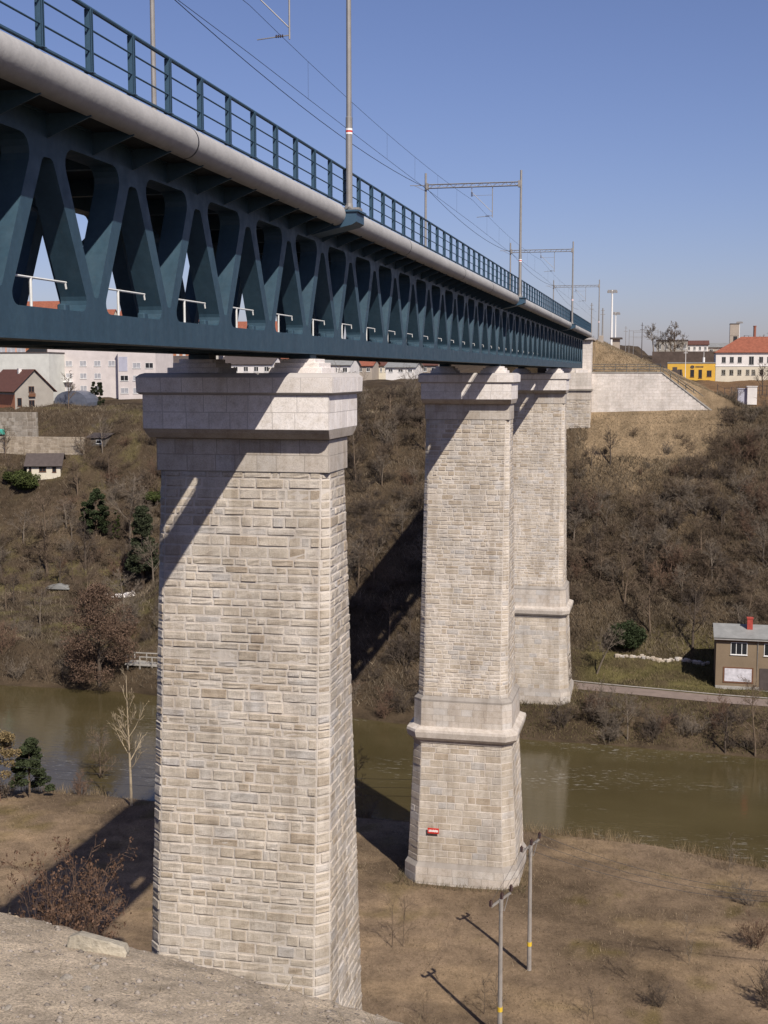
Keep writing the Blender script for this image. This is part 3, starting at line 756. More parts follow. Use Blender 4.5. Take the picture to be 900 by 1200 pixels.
# house by the river, right edge
HP = at(838, 806, 162.5)
M_SHUT = mat('papered_pane', (.55,.53,.56,1), .6, .25, 2.5)
hz = zg(HP.x+2, 163)
hs = house('riverside_house', 'brown two storey house with grey sheet roof by the riverside road', 'house', (HP.x, 162.5, HP.z), 0, 13, 6.5, 6.5, M_PLAST['brown'], M_GRROOF, 'gable_x', 1.0, .35,
      wins=[(1.75,4.35,2.0,1.55,3),(5.75,4.35,2.0,1.55,3),(9.6,4.35,2.0,1.55,3)])
mb = MB(); mb.box(.9,4.55,-.06,.0,.75,2.75); fr = mb.build('shop_window', M_WOODF, hs)
mb = MB(); mb.box(1.1,4.35,-.075,-.06,.95,2.6); mb.build('pane', M_SHUT, fr)
mb = MB(); mb.box(5.3,8.6,-.06,.0,.0,2.75); fr = mb.build('garage_opening', M_DKROOF, hs)
chimney(hs, 4.1, 2.2, 6.6, 8.6, mat('red_brick', (.36,.06,.045,1), .9, .2, 3, .3, 20), .34)
mb = MB(); mb.box(0,13,-.03,0,-.6,.35); mb.build('base_course', M_CONC, hs)
mb = MB(); mb.tube([(-.3,-.42,6.28),(13.3,-.42,6.28)], .075, 8); mb.tube([(5.0,-.40,6.25),(5.0,-.08,5.8),(5.0,-.08,.3)], .05, 8); mb.build('gutter', M_GALV, hs)
mb = MB(); mb.box(-.15,13.15,-.28,.0,6.05,6.2); mb.build('eaves_board', M_WOODF, hs)
pp = at(798, 795, 166)
# low retaining / rubble lines by the house
mb = MB(); rnd = random.Random(8)
for i in range(60):
    x = -6+i*.2+rnd.uniform(-.1,.1); y = 170.2+rnd.uniform(-.3,.3); s_ = rnd.uniform(.12,.3); zz = zg(x, y)
    mb.bevbox(x-s_, x+s_, y-s_, y+s_, zz-.1, zz+s_*1.2, s_*.3, 0, rnd.random())
tag(recentre(mb.build('rubble_wall', M_STONE, None, attr=True)), 'low tumbled dry stone wall on the grass left of the brown house', 'wall')

# plateau buildings right
YB = 345
yl = at(782, 444, YB); yr = at(838, 444, YB)
yb = house('yellow_depot', 'low bright yellow building with dark roundel and lettering', 'building', (yl.x, YB, yl.z), 0, yr.x-yl.x, 9, 4.0, M_PLAST['yellow'], M_GRROOF, 'flat', over=.2,
      wins=[(5.8,.5,1.0,1.9,1),(7.9,.2,.9,2.2,1),(10,.6,1.2,1.6,2)], fm=M_WOODF)
mb = MB(); n = 14
mb.prism([(6.3+.42*math.cos(2*PI*k/n)*1.3, 3.1+.42*math.sin(2*PI*k/n)) for k in range(n)], 'y', -.06, -.01)
x = 7.1
for w in (.25,.3,.28,.2,.3,.3): mb.box(x, x+w, -.05, -.01, 2.95, 3.3); x += w+.07
mb.build('lettering', M_DKROOF, yb)
mb = MB(); mb.tube([(9.2,2,4.2),(9.2,2,5.6)], .3, 8); mb.tube([(9.2,2,5.6),(9.2,2,7)], .06, 6); mb.build('roof_vent', M_FRAME, yb)
for i, (px, lab) in enumerate(((790, 'dark stacked cart parked left against the yellow building'), (796, 'second dark stacked cart beside the yellow building'))):
    q_ = at(px, 444, 340); mb = MB()
    mb.box(-.8,.8,-.5,.5,.4,1.1); mb.box(-.5,.7,-.4,.4,1.1,1.9); 
    for sx in (-.55,.55): mb.tube([(sx,-.55,.35),(sx,.55,.35)], .35, 10)
    o = mb.build('cart', M_DKROOF, None); o.location = (q_.x, 340, zg(q_.x, 340)); tag(o, lab, 'cart')
wl = at(838, 445, YB)
wb = house('station_house', 'white two storey building with red hipped tile roof', 'building', (wl.x+.05, YB, wl.z), 0, 24, 13, 7.0, M_PLAST['white'], M_RTILE, 'hip', 4.2, .5,
      wins=[(1.5+i*2.0,4.4,1.0,1.5) for i in range(3)]+[(8.3,3.9,1.2,2.1)]+[(10.8+i*2.0,4.4,1.0,1.5) for i in range(6)]+[(1.5+i*2.0,1.2,1.0,1.4) for i in range(3)]+[(7.6,1.2,.9,1.4),(9,1.2,.9,1.4)]+[(11+i*2,1.2,1,1.4) for i in range(6)], fm=M_GRROOF)
mb = MB(); mb.box(-.1,24.1,-.12,0,3.45,3.65); mb.build('string_course', M_FRAME, wb)
mb = MB(); mb.box(0,24,-.02,0,-1.4,3.4); mb.build('ground_storey', M_PLAST['cream'], wb)
# long brown wall / hedge behind the yellow depot
a_ = at(764, 427, 372); b2 = at(840, 427, 372)
mb = MB(); mb.box(a_.x, b2.x+3, 372, 373, a_.z-2, a_.z+3.6); 
tag(recentre(mb.build('brown_fence', mat('brown_boards', (.085,.062,.05,1), .9, .3, .8, .4, 6), None)), 'long dark brown boundary fence behind the yellow building', 'fence')
def row_house(px0, px1, py0, py1, Y, label, wall, roof, rt='gable_x', rhf=.35, nw=4, name='workshop', cat='building', fm=None):
    a = at(px0, py0, Y); c = at(px1, py1, Y); w = c.x-a.x; h = (c.z-a.z)*(1-rhf)
    ws = [(w*(i+.3)/nw, h*.4, min(1.3, w/nw*.45), min(1.6, h*.4)) for i in range(nw)]
    return house(name, label, cat, (a.x, Y, a.z), 0, w, 10, h, wall, roof, rt, (c.z-a.z)*rhf, .4, wins=ws, fm=fm, z0=-6)
row_house(769, 806, 416, 397, 400, 'weathered brown workshop with open bays behind bare trees', M_PLAST['grey'], M_DKROOF, 'flat', .12, 5)
row_house(804, 830, 415, 399, 405, 'white and brown shed with low pitched roof on the station plateau', M_PLAST['white'], M_BTILE, 'gable_x', .3, 4)
row_house(828, 858, 418, 402, 415, 'pale stone shed with grey low roof below the water tower', M_PLAST['stonewall'], M_GRROOF, 'gable_x', .3, 3)
tl = at(855, 404, 430); tr = at(867, 380, 430)
tw = house('water_tower', 'square pale concrete tower rising behind the red roof', 'tower', (tl.x, 430, tl.z), 0, tr.x-tl.x, 3.4, tr.z-tl.z, M_PLAST['stonewall'], M_DKROOF, 'flat', over=.15, wins=[(1.1,.9,1.2,1.8,1)], fm=M_DKROOF, z0=-8)
mb = MB(); mb.box(-.05, tr.x-tl.x+.05, -.06, 0, 2.9, 3.2); mb.build('ledge', M_PLAST['stonewall'], tw)
fl = at(884, 402, 430); mb = MB(); mb.tube([(0,0,-4),(0,0,5.2)], .45, 10); mb.tube([(0,0,5.2),(0,0,5.5)], .55, 10)
o = mb.build('flue_stack', mat('rust_flue', (.24,.09,.06,1), .8, .2), None); o.location = fl; tag(o, 'rusty red flue stack above the red hipped roof', 'chimney')
mb = MB(); mb.tube([(-3.2,0,-4),(-3.2,0,2.4),(-.4,0,2.4)], .14, 6); mb.tube([(-1.8,0,-4),(-1.8,0,2.3)], .1, 6)
o = mb.build('pipe_gantry', M_DKROOF, None); o.location = fl; tag(o, 'dark pipe gantry beside the rusty flue stack', 'pipe')
def lampmast(px, py0, py1, Y, label, head=True, r=.16, m=None):
    a = at(px, py0, Y); c = at(px, py1, Y); h = c.z-a.z
    p = empty('light_mast', label, 'light mast', (a.x, Y, a.z), 0)
    mb = MB(); mb.tube([(0,0,-3),(0,0,h)], [r, r*.6], 8); mb.build('pole', m or M_GALV, p)
    mb = MB()
    if head:
        mb.box(-.9,.9,-.1,.1,h-.1,h+.05); 
        for x in (-.75,-.25,.3,.8): mb.bevbox(x-.22,x+.22,-.25,.2,h-.55,h-.12,.04)
        mb.build('floodlight_bar', M_GALV, p)
    else:
        mb.box(-.5,.5,-.06,.06,h*.75,h*.75+.1); mb.box(-.35,.35,-.06,.06,h*.9,h*.9+.1); mb.build('cross_arm', m or M_GALV, p)
lampmast(716.5, 397, 340, 262, 'tall white floodlight mast beyond the bridge end', True, .26, M_FRAME)
lampmast(721, 396, 366, 300, 'shorter floodlight mast just right of the tall white one', True, .2, M_FRAME)
lampmast(752, 412, 378, 330, 'dark thin signal mast over the station tracks', False, .12, M_DKROOF)
lampmast(706, 392, 361, 270, 'lattice post standing right behind the last portal', False, .2)
lampmast(693, 385, 355, 280, 'far slim mast seen over the bridge railing', False, .16)
lampmast(733, 408, 382, 330, 'thin grey pole on the embankment left of the station', False, .09)
lampmast(803, 440, 405, 338, 'pale flag pole in front of the yellow building', False, .1, M_FRAME)
lampmast(866, 402, 377, 425, 'white lamp pole right beside the water tower', True, .14, M_FRAME)
for Y, px in ((420, 737), (450, 742)):
    a = at(px, 412, Y); mb = MB(); mb.tube([(0,0,-4),(0,0,8)], .09, 6); mb.tube([(9,0,-4),(9,0,8)], .09, 6); mb.box(0,9,-.07,.07,7.5,7.62); mb.box(0,9,-.05,.05,5.6,5.68)
    o = mb.build('yard_gantry', M_GALV, None); o.location = (a.x, Y, a.z-1); tag(o, 'grey yard gantry %s station tracks' % ('nearer across the' if Y == 420 else 'farther across the'), 'gantry')
q_ = at(719, 400, 240)
hb2 = house('signal_hut', 'small dark hut with flat roof on the embankment top', 'hut', (q_.x-.2, 240, q_.z-.6), 0, 1.3, 1.8, 1.0, M_PLAST['stonewall'], M_DKROOF, 'flat', over=.9)
q_ = at(704, 395, 222); mb = MB(); mb.bevbox(-.45,.45,-.5,.5,0,1.3,.05)
o = mb.build('equipment_cabinet', M_PLAST['stonewall'], None); o.location = (q_.x, 222, zg(q_.x, 222)); tag(o, 'beige equipment cabinet beside the last overhead portal', 'cabinet')
q_ = at(880, 492, 226)
for i, (dx, dy, lab, m) in enumerate(((0,0,'white container standing at the dark fence on the right edge',M_PLAST['white']),(-1.5,.6,'grey container half behind the white one on the right',M_PLAST['lilac']))):
    mb = MB(); mb.bevbox(-.8,.8,-1,1,0,3.0,.05); mb.box(-.9,.9,-1.1,1.1,3.0,3.12)
    o = mb.build('container', m, None); o.location = (q_.x+dx, 226+dy, zg(q_.x+dx, 226+dy)); tag(o, lab, 'container')
mb = MB()
for i in range(12):
    x = 9+i*1.3; y = 250+i*.4; zz = zg(x, y); mb.tube([(x,y,zz),(x,y,zz+2.2)], .06, 5)
for dz in (.4,1.1,2.0): mb.tube([(9+i*1.3, 250+i*.4, zg(9+i*1.3, 250+i*.4)+dz) for i in range(12)], .03, 4)
tag(recentre(mb.build('post_fence', M_DKROOF, None)), 'dark post and rail fence across the brown plateau field', 'fence')

# left bank buildings
YA = 285
def flat_block(px0, px1, pybase, pytop, Y, label, wall, rows, cols, rz=0, d=11, roofm=None, wsz=(1.7,1.3), z0=-6, skip=()):
    a = at(px0, pybase, Y); c = at(px1, pytop, Y); w = c.x-a.x; h = c.z-a.z
    ws = []
    for r_ in range(rows):
        for k in range(cols):
            if (r_, k) in skip: continue
            ws.append((w*(k+.5)/cols-wsz[0]/2, 1.0+r_*2.95, wsz[0], wsz[1], 2))
    return house('apartment_block', label, 'apartment block', (a.x, Y, a.z), rz, w, d, h, wall, roofm or M_GRROOF, 'flat', over=.2, wins=ws, z0=z0)
ab1 = flat_block(57, 139, 463, 408, YA, 'pink grey apartment block with white windows behind the two slim conifers', M_PLAST['pink'], 3, 5, skip={(0,4),(1,4)})
for i, (x, z) in enumerate(((2.2,3.5),)):
    mb = MB(); mb.box(x,x+4.2,-.9,0,3.2,4.3); mb.box(x-.1,x+4.3,-1,0,3.1,3.2); mb.build('balcony', M_FRAME, ab1)
ab2 = flat_block(139, 182, 466, 409, YA-2, 'pale apartment block with dark balcony openings next to the bridge pier', M_PLAST['pink'], 3, 3, wsz=(2.0,1.3), skip={(2,0)})
mb = MB(); mb.box(.2,2.4,-.05,0,6.2,9.6); mb.build('lilac_panel', M_PLAST['lilac'], ab2)
ab3 = flat_block(-14, 57, 455, 414, YA-8, 'greenish white low block with flat dark roofline left of the apartments', M_PLAST['greenish'], 1, 6, roofm=M_DKROOF, wsz=(1.3,.9))
ab4 = flat_block(-16, 30, 418, 392, YA+14, 'orange and grey flats rising behind the greenish low block', M_PLAST['orange'], 2, 4, wsz=(2.4,1.5))
gl = at(28, 414, YA+8); mb = MB(); mb.prism([(0,0),(6,0),(6,2.6),(3.4,2.6)], 'y', 0, 5); o = mb.build('glass_roof_room', M_GLASS, None); o.location = (gl.x, YA+8, gl.z); tag(o, 'dark glazed rooftop room on the greenish low block', 'roof room')
st = flat_block(146, 232, 440, 404, 330, 'far building with red and white striped facade', M_PLAST['white'], 1, 5, wsz=(1.5,1.2))
sw = st.children[0]; w_ = at(232,404,330).x-at(146,440,330).x
mb = MB()
for i in range(12): mb.box(i*w_/12, i*w_/12+w_/24, -.05, 0, 3.4, 7.6)
mb.build('red_stripes', M_PLAST['orange'], st)
h1 = at(184, 440, 300)
house('low_house', 'small pale house with dark pitched roof right of the apartments', 'house', (h1.x-1.5, 300, h1.z-1), 0, 9, 8, 3.2, M_PLAST['white'], M_DKROOF, 'gable_x', 2.6, .5, wins=[(5,1,1.4,1.1),(2,1,1.4,1.1)], z0=-5)
for i, (p0, p1, yb_, yt, Y, wall, roof, lab) in enumerate((
    (258,318,441,417,310,'white',M_DKROOF,'white house with dark roof seen between the bearing plinths'),
    (322,372,441,419,318,'palegrey',M_RTILE,'pale house with red roof behind the nearest pier cap'),
    (374,410,442,418,306,'white',M_GRROOF,'white block with grey roof right of the nearest pier cap'),
    (408,436,440,421,322,'stonewall',M_RTILE,'beige house with red roof over the brown wooded slope'),
    (438,455,441,420,330,'cream',M_BTILE,'narrow cream house with brown roof over the wooded slope'),
    (452,486,440,424,300,'white',M_GRROOF,'low white house nearest the slope left of the middle pier'),
    (484,512,440,420,325,'stonewall',M_BTILE,'brown roofed house just left of the middle pier cap'),
    (628,648,440,426,300,'cream',M_RTILE,'cream house glimpsed between the middle and far piers'))):
    row_house(p0, p1, yb_, yt, Y, lab, M_PLAST[wall], roof, 'gable_x', .4, 3 if p1-p0 < 40 else 5, 'house', 'house')
for i, (p0, p1, yt, Y, wall, lab) in enumerate((
    (10,70,352,430,'pink','high pink flats with red roof glimpsed through the first truss opening'),
    (78,128,362,440,'cream','cream flats with red roof glimpsed behind the truss'),
    (140,185,357,436,'pink','pink flats with red roof glimpsed through the second truss opening'),
    (196,250,360,450,'white','white flats with red roof glimpsed through the third truss opening'),
    (262,330,376,450,'pink','long pink flats with red roof glimpsed low through the truss'))):
    row_house(p0, p1, 432, yt, Y, lab, M_PLAST[wall], M_RTILE, 'gable_x', .22, 6, 'block_of_flats', 'apartment block')
# unfinished house with the brown roof
YU = hit(20, 483).y+1.0; a_ = at(18, 481, YU)
uh = house('unfinished_house', 'unplastered grey gabled house with brown tile roof', 'house', (a_.x, YU, a_.z), R(50), 8.8, 17, 4.5, M_PLAST['grey'], M_BTILE, 'gable_y', 4.3, .6,
      wins=[(.5,.9,1.0,1.8,1),(3.1,.2,1.3,2.0,2),(3.1,3.9,1.3,1.3,2)], fm=M_WOODF, z0=-2)
mb = MB(); mb.box(3.0,4.5,-.5,0,2.95,3.15); mb.box(3.0,4.5,-.5,-.45,3.15,3.7); mb.build('balcony', M_WOODF, uh)
mb = MB(); mb.box(-.03,0,.1,16.9,-1.9,3.4); mb.build('brick_side', M_PLAST['orange'], uh)
chimney(uh, 3.6, 6, 7.0, 9.0, M_PLAST['white'], .35)
YG = hit(20, 516).y; mb = MB(); x0 = at(-30,515,YG).x; x1 = at(44,515,YG).x; zb = at(0,516,YG).z; zz = at(0,483,YG).z
lv = [(zb-3, (x1-x0)/2, .5, .01),(zz, (x1-x0)/2, .4, .01)]; core(mb, lv); stones(mb, lerp_prof(lv), zb-3, zz, random.Random(5), .5,.9,.6,1.8,.05,.01,.05,.03,.02)
o = mb.build('garden_wall', stone_mat('grey_garden_stone', [(0,(.22,.19,.155)),(1,(.36,.325,.285))], (.36,.33,.29,1)), None, attr=True); o.location = ((x0+x1)/2, YG, 0)
tag(o, 'tall grey stone wall under the unfinished house', 'wall')
YW = hit(60, 531).y; x0 = at(-30,520,YW).x; x1 = at(99,512,YW).x; zb = at(0,535,YW).z; zz = at(60,512,YW).z
mb = MB(); lv = [(zb-4, (x1-x0)/2, .4, .01),(zz, (x1-x0)/2, .35, .01)]; core(mb, lv); stones(mb, lerp_prof(lv), zb-4, zz, random.Random(6), .3,.6,.6,1.5,.03,.005,.03,.02,.01)
o = mb.build('garden_wall', stone_mat('beige_garden_stone', [(0,(.30,.25,.19)),(1,(.42,.36,.29))], (.38,.33,.27,1)), None, attr=True); o.location = ((x0+x1)/2, YW, 0)
tag(o, 'long low beige terrace wall above the small white shed', 'wall')
x0 = at(120,478,262).x; x1 = at(160,478,262).x; zb = at(120,500,262).z
mb = MB(); lv = [(zb-3,(x1-x0)/2,.4,.01),(zb+3.0,(x1-x0)/2,.35,.01)]; core(mb, lv); stones(mb, lerp_prof(lv), zb-3, zb+3.0, random.Random(7), .3,.6,.6,1.5,.03,.005,.03,.02,.01)
o = mb.build('garden_wall', bpy.data.materials['beige_garden_stone'], None, attr=True); o.location = ((x0+x1)/2, 262, 0); tag(o, 'short crumbling terrace wall in the gardens under the apartments', 'wall')
sh = hit(31, 567)
s_ = house('garden_shed', 'small white walled shed with dark brown roof on the slope', 'shed', (sh.x+.2, sh.y, sh.z), R(16), 6.6, 4.5, 3.9, M_PLAST['cream'], M_DKROOF, 'gable_x', 2.0, .5, wins=[(2.4,2.4,1.4,1.2,2),(.4,2.2,.5,1.4,1),(5.0,2.3,.8,1.3,1)], fm=M_WOODF, z0=-4)
q_ = hit(102, 523); house('dark_shack', 'dark timber shack with felt roof among the brown scrub', 'shack', (q_.x, q_.y, q_.z), R(-8), 4.2, 3, 1.7, mat('grey_timber', (.14,.12,.10,1), .9, .3), M_DKROOF, 'shed', .7, .3, wins=[(2.2,.5,1.3,.8,1)], fm=M_FRAME, z0=-2)
q_ = at(78, 478, 262); mb = MB(); n = 9
mb.prism([(4*math.cos(PI*k/n), max(0, 2.6*math.sin(PI*k/n))+1.2) for k in range(n+1)]+[(-4,-1.5),(4,-1.5)], 'y', 0, 6)
o = mb.build('greenhouse', mat('blue_grey_foil', (.10,.11,.14,1), .35, .2, 1), None, smooth=False); o.location = (q_.x+1, 262, q_.z); tag(o, 'rounded blue grey foil greenhouse in front of the apartments', 'greenhouse')
q_ = at(0, 509, YG-1.5); mb = MB(); mb.bevbox(-.9,.9,-.6,.6,0,1.1,.2)
o = mb.build('water_tank', mat('turquoise_plastic', (.05,.33,.26,1), .5, .1), None); o.location = (q_.x, YG-1.5, q_.z); tag(o, 'turquoise plastic tank at the foot of the garden wall', 'tank')
# garden clutter on the far bank
rnd = random.Random(77)
def heap(px, py, Y, label, m, n, sx, name='rubble_heap'):
    q_ = at(px, py, Y); mb = MB()
    for i in range(n):
        x = rnd.gauss(0, sx); y = rnd.gauss(0, sx*.5); s1 = rnd.uniform(.2,.5); zz = max(0, .7-abs(x)/sx*.4)*rnd.random()
        Mx = Matrix.Translation((x,y,zz)) @ Matrix.Rotation(rnd.uniform(0,3),4,'Z') @ Matrix.Rotation(rnd.uniform(-.6,.6),4,'X')
        mb.box(-s1,s1,-s1*.6,s1*.6,-s1*.4,s1*.5, 0, rnd.random(), Mx)
    o = mb.build(name, m, None, attr=True); o.location = (q_.x, Y, zg(q_.x, Y)+.1); tag(o, label, 'heap')
heap(152, 684, 203, 'pale heap of rubble under the dark spruce', M_CAP, 34, 1.5)
heap(120, 684, 204, 'brownish heap of stones left of the pale rubble', M_STONE, 22, 1.2)
q_ = at(68, 676, 206); mb = MB(); mb.prism([(-2.2,0),(-1.6,.5),(0,.8),(1.6,.5),(2.4,0)], 'y', -1, 1); o = mb.build('tarpaulin_cover', M_GRROOF, None); o.location = (q_.x, 206, zg(q_.x,206)); tag(o, 'grey tarpaulin covering a pile by the garden edge', 'tarpaulin')
q_ = at(172, 765, 164)
jt = empty('river_jetty', 'weathered wooden jetty frame at the water edge beside the pier', 'jetty', (q_.x, 162, -42.5))
mb = MB()
for x in (-2,-.2,1.6,3.4):
    for y in (0, 2.4): mb.tube([(x,y,-.8),(x,y,3.6)], .09, 6)
mb.build('posts', M_CONC, jt)
mb = MB()
for z in (1.2, 2.3, 3.5): mb.box(-2.4,3.8,-.06,.06,z,z+.14); mb.box(-2.4,3.8,2.34,2.46,z,z+.14)
mb.box(-2.4,3.8,0,2.4,2.45,2.52); mb.build('platform', M_CONC, jt)
for i, (px, py, Y) in enumerate(((741,573,196),(739,590,192),(727,560,197),(826,545,203))):
    pass

# ------------------------------------------------------------------ utility poles and their wires
def upole(px, py, label, rz):
    q_ = at(px, py, 100); d_ = Vector(q_); k = -41.0/d_.z; P = d_*k
    z = zg(P.x, P.y); p = empty('utility_pole', label, 'utility pole', (P.x, P.y, z), rz, 'concrete utility poles on the river bank')
    mb = MB(); mb.tube([(0,0,-.5),(0,0,8.8)], [.165,.11], 10); mb.build('pole', M_POLE, p)
    mb = MB(); mb.tube([(0,0,8.2),(0,0,8.95)], .14, 8); mb.box(-.75,.75,-.06,.06,8.85,8.98, M=Matrix.Translation((0,0,8.9)) @ Matrix.Rotation(R(-38),4,'Y') @ Matrix.Translation((0,0,-8.9))); mb.tube([(.2,0,8.2),(.45,0,9.2)], .03, 5); mb.build('cross_arm', M_POLE, p)
    for k, (x, zz) in enumerate(((-.62,8.55),(.05,9.05),(.6,9.55))):
        mb = MB()
        for j in range(4): mb.tube([(x,0,zz+j*.09-.05),(x,0,zz+j*.09+.01)], [.13,.08], 8)
        mb.tube([(x,0,zz-.1),(x,0,zz+.34)], .05, 6); mb.build('insulator', M_BROWNINS, p)
    mb = MB(); mb.tube([(0,0,1.75),(0,0,2.05)], .168, 10); mb.build('yellow_plate', M_YEL, p)
    return p
P1 = upole(585.5, 1218, 'nearer concrete utility pole cut by the bottom of the picture', R(10))
P2 = upole(620, 1135, 'farther concrete utility pole just right of the middle pier foot', R(10))
for k, (dz, dx) in enumerate(((8.75,-.6),(9.25,.05),(9.75,.6))):
    mb = MB()
    a = Vector((P2.location.x+dx, P2.location.y, P2.location.z+dz)); e_ = at(900, 1031-k*6, 100); c = e_*((-33.0+k*.5)/e_.z); c = a + (c-a)*1.6
    mb.tube([a.lerp(c, t/14)-Vector((0,0,1.6*4*(t/14)*(1-t/14))) for t in range(15)], .014, 4)
    a2 = Vector((P1.location.x+dx, P1.location.y, P1.location.z+dz))
    mb.tube([a.lerp(a2, t/8)-Vector((0,0,.15*4*(t/8)*(1-t/8))) for t in range(9)], .012, 4)
    tag(recentre(mb.build('power_line', M_WIRE, None)), 'thin power line from the farther utility pole to the right, %s of three' % ('lowest','middle','topmost')[k], 'wire', 'power lines over the river bank')
for k in range(3):
    a = Vector((-75, 108.0, -37.5+k*.9)); c = Vector((-16.5, 108.0, -37.0+k*.75)); mb = MB()
    mb.tube([a.lerp(c, t/14)-Vector((0,0,.9*4*(t/14)*(1-t/14))) for t in range(15)], .014, 4)
    tag(recentre(mb.build('power_line', M_WIRE, None)), 'thin power line passing behind the middle pier on the left, %s of three' % ('lowest','middle','topmost')[k], 'wire', 'power lines over the river bank')

# ------------------------------------------------------------------ vegetation
def bark(name, c): return mat(name, c, .95, .3, 2.0)
M_TWIG = [bark('twig_brown', (.135,.098,.068,1)), bark('twig_grey', (.155,.125,.096,1)), bark('twig_dark', (.085,.065,.05,1)), bark('twig_red', (.14,.088,.06,1))]
M_BIRCH = bark('pale_bark', (.36,.29,.20,1))
def leafmat(name, c, v=.45):
    m, N, L, b = newmat(name); tc = N.new('ShaderNodeTexCoord').outputs['Object']
    c1 = ramp(N, L, noise(N, L, tc, 1.3, 4), [(.3, g(1-v)), (.7, g(1+v))]); c2 = ramp(N, L, noise(N, L, tc, 9, 2), [(.3, g(1-v*.5)), (.7, g(1+v*.5))])
    L.new(mixc(N, L, mixc(N, L, c, c1, 1, 'MULTIPLY'), c2, 1, 'MULTIPLY'), b.inputs['Base Color']); b.inputs['Roughness'].default_value = .8; b.inputs['Specular IOR Level'].default_value = .2
    return m
M_BEECH = leafmat('dry_beech_leaves', (.10,.064,.044,1)); M_SPRUCE = leafmat('spruce_needles', (.030,.036,.018,1)); M_EVER = leafmat('evergreen_leaves', (.026,.036,.014,1))
M_IVY = leafmat('garden_evergreen', (.050,.062,.018,1)); M_PINE = leafmat('pine_needles', (.036,.046,.020,1)); M_WILLOW = leafmat('yellow_willow_twigs', (.17,.125,.06,1)); M_DRYLEAF = leafmat('withered_leaves', (.10,.058,.038,1))

def rand_unit(rnd):
    while True:
        v = Vector((rnd.uniform(-1,1), rnd.uniform(-1,1), rnd.uniform(-1,1)))
        if .05 < v.length < 1: return v.normalized()
TWMIN = .017
def grow(mb, p, d, Ln, r, lev, rnd, spec, tips=None):
    """spec[lev] = (segments, sides, children, child length factor, spread, wander, lift)"""
    seg, n, ch, lf, spread, wan, lift = spec[lev]
    pts = [p]; rad = [r]
    for k in range(seg):
        d = (d + rand_unit(rnd)*wan + Vector((0,0,lift))).normalized()
        p = p + d*(Ln/seg); pts.append(p); rad.append(r*(1-.75*(k+1)/seg))
    mb.tube(pts, rad, n, caps=False)
    if tips is not None and lev == len(spec)-1: tips.append(pts[-1])
    if lev+1 < len(spec):
        for c in range(ch):
            t = rnd.uniform(.25 if lev == 0 else .15, 1); i = min(int(t*seg), seg-1); f = t*seg-i
            q_ = pts[i].lerp(pts[i+1], f); dd = (pts[i+1]-pts[i]).normalized()
            s_ = rand_unit(rnd); s_ = (s_ - dd*s_.dot(dd)).normalized()
            grow(mb, q_, (dd+s_*spread).normalized(), Ln*lf*rnd.uniform(.6,1.2)*(1.1-.5*t), max(r*(1-.75*t)*.55, TWMIN), lev+1, rnd, spec, tips)
def qmesh(name, mb, m):
    me = bpy.data.meshes.new(name); me.from_pydata([tuple(v) for v in mb.v], [], mb.f); me.materials.append(m); me.update(); return me
def scrub_mesh(seed, h=4.0, stems=11, lean=.55, m=None, r=.045, ch=(10,9), tw=.42):
    rnd = random.Random(seed); mb = MB()
    for k in range(stems):
        a = rnd.uniform(0, 2*PI); rr = rnd.uniform(0, .5)
        d = Vector((math.cos(a)*lean*rnd.random(), math.sin(a)*lean*rnd.random(), 1)).normalized()
        grow(mb, Vector((math.cos(a)*rr, math.sin(a)*rr, -.3)), d, h*rnd.uniform(.55,1.05), r*rnd.uniform(.7,1.2), 0, rnd,
             [(4,4,ch[0],.42,.9,.22,.03),(2,3,ch[1],tw,.9,.3,.02),(1,3,0,0,0,.2,0)])
    return qmesh('shrub', mb, m or M_TWIG[seed % 3])
def leaf_cloud(mb, cen, rx, ry, rz, n, size, rnd, hollow=.35):
    for k in range(n):
        v = rand_unit(rnd)*(hollow+(1-hollow)*rnd.random()**.5)
        p = Vector((cen[0]+v.x*rx, cen[1]+v.y*ry, cen[2]+v.z*rz)); u = rand_unit(rnd); w = u.cross(rand_unit(rnd)).normalized(); s_ = size*rnd.uniform(.6,1.3)
        mb.add([p-u*s_-w*s_*.5, p+u*s_-w*s_*.4, p+u*s_*.9+w*s_*.6, p-u*s_*.8+w*s_*.5], [(0,1,2,3)])
def tree_meshes(seed, h, bark_m, spec, r0, crown_from=1, lean=0):
    """trunk with main limbs, and a crown of fine twigs, as two meshes"""
    rnd = random.Random(seed); mt = MB(); mc = MB()
    seg, n, ch, lf, spread, wan, lift = spec[0]
    p = Vector((0,0,-.4)); d = Vector((lean,0,1)).normalized(); pts = [p]; rad = [r0]
    for k in range(seg):
        d = (d+rand_unit(rnd)*wan+Vector((0,0,lift))).normalized(); p = p+d*(h/seg); pts.append(p); rad.append(r0*(1-.85*(k+1)/seg))
    mt.tube(pts, rad, n)
    for c in range(ch):
        t = rnd.uniform(crown_from if crown_from < 1 else .3, 1); i = min(int(t*seg), seg-1); q_ = pts[i].lerp(pts[i+1], t*seg-i); dd = (pts[i+1]-pts[i]).normalized()
        s_ = rand_unit(rnd); s_ = (s_-dd*s_.dot(dd)).normalized()
        grow(mc, q_, (dd*.8+s_*spread).normalized(), h*lf*rnd.uniform(.6,1.15)*(1.25-.75*t), max(r0*(1-.85*t)*.5,.02), 0, rnd, spec[1:])
    return qmesh('trunk', mt, bark_m), qmesh('crown', mc, bark_m)
def place_tree(name, label, cat, loc, meshes, sc=1, rz=0, group=None, mats=None):
    p = empty(name, label, cat, loc, rz, group); p.scale = (sc,)*3 if not hasattr(sc, '__len__') else sc
    t = link('trunk', meshes[0], p); c_ = link('crown', meshes[1], p)
    return p
TSPEC = [(7,8,15,.42,.9,.06,.03),(4,5,8,.5,.8,.16,.06),(2,3,8,.5,.8,.25,.03),(1,3,0,0,0,.2,0)]
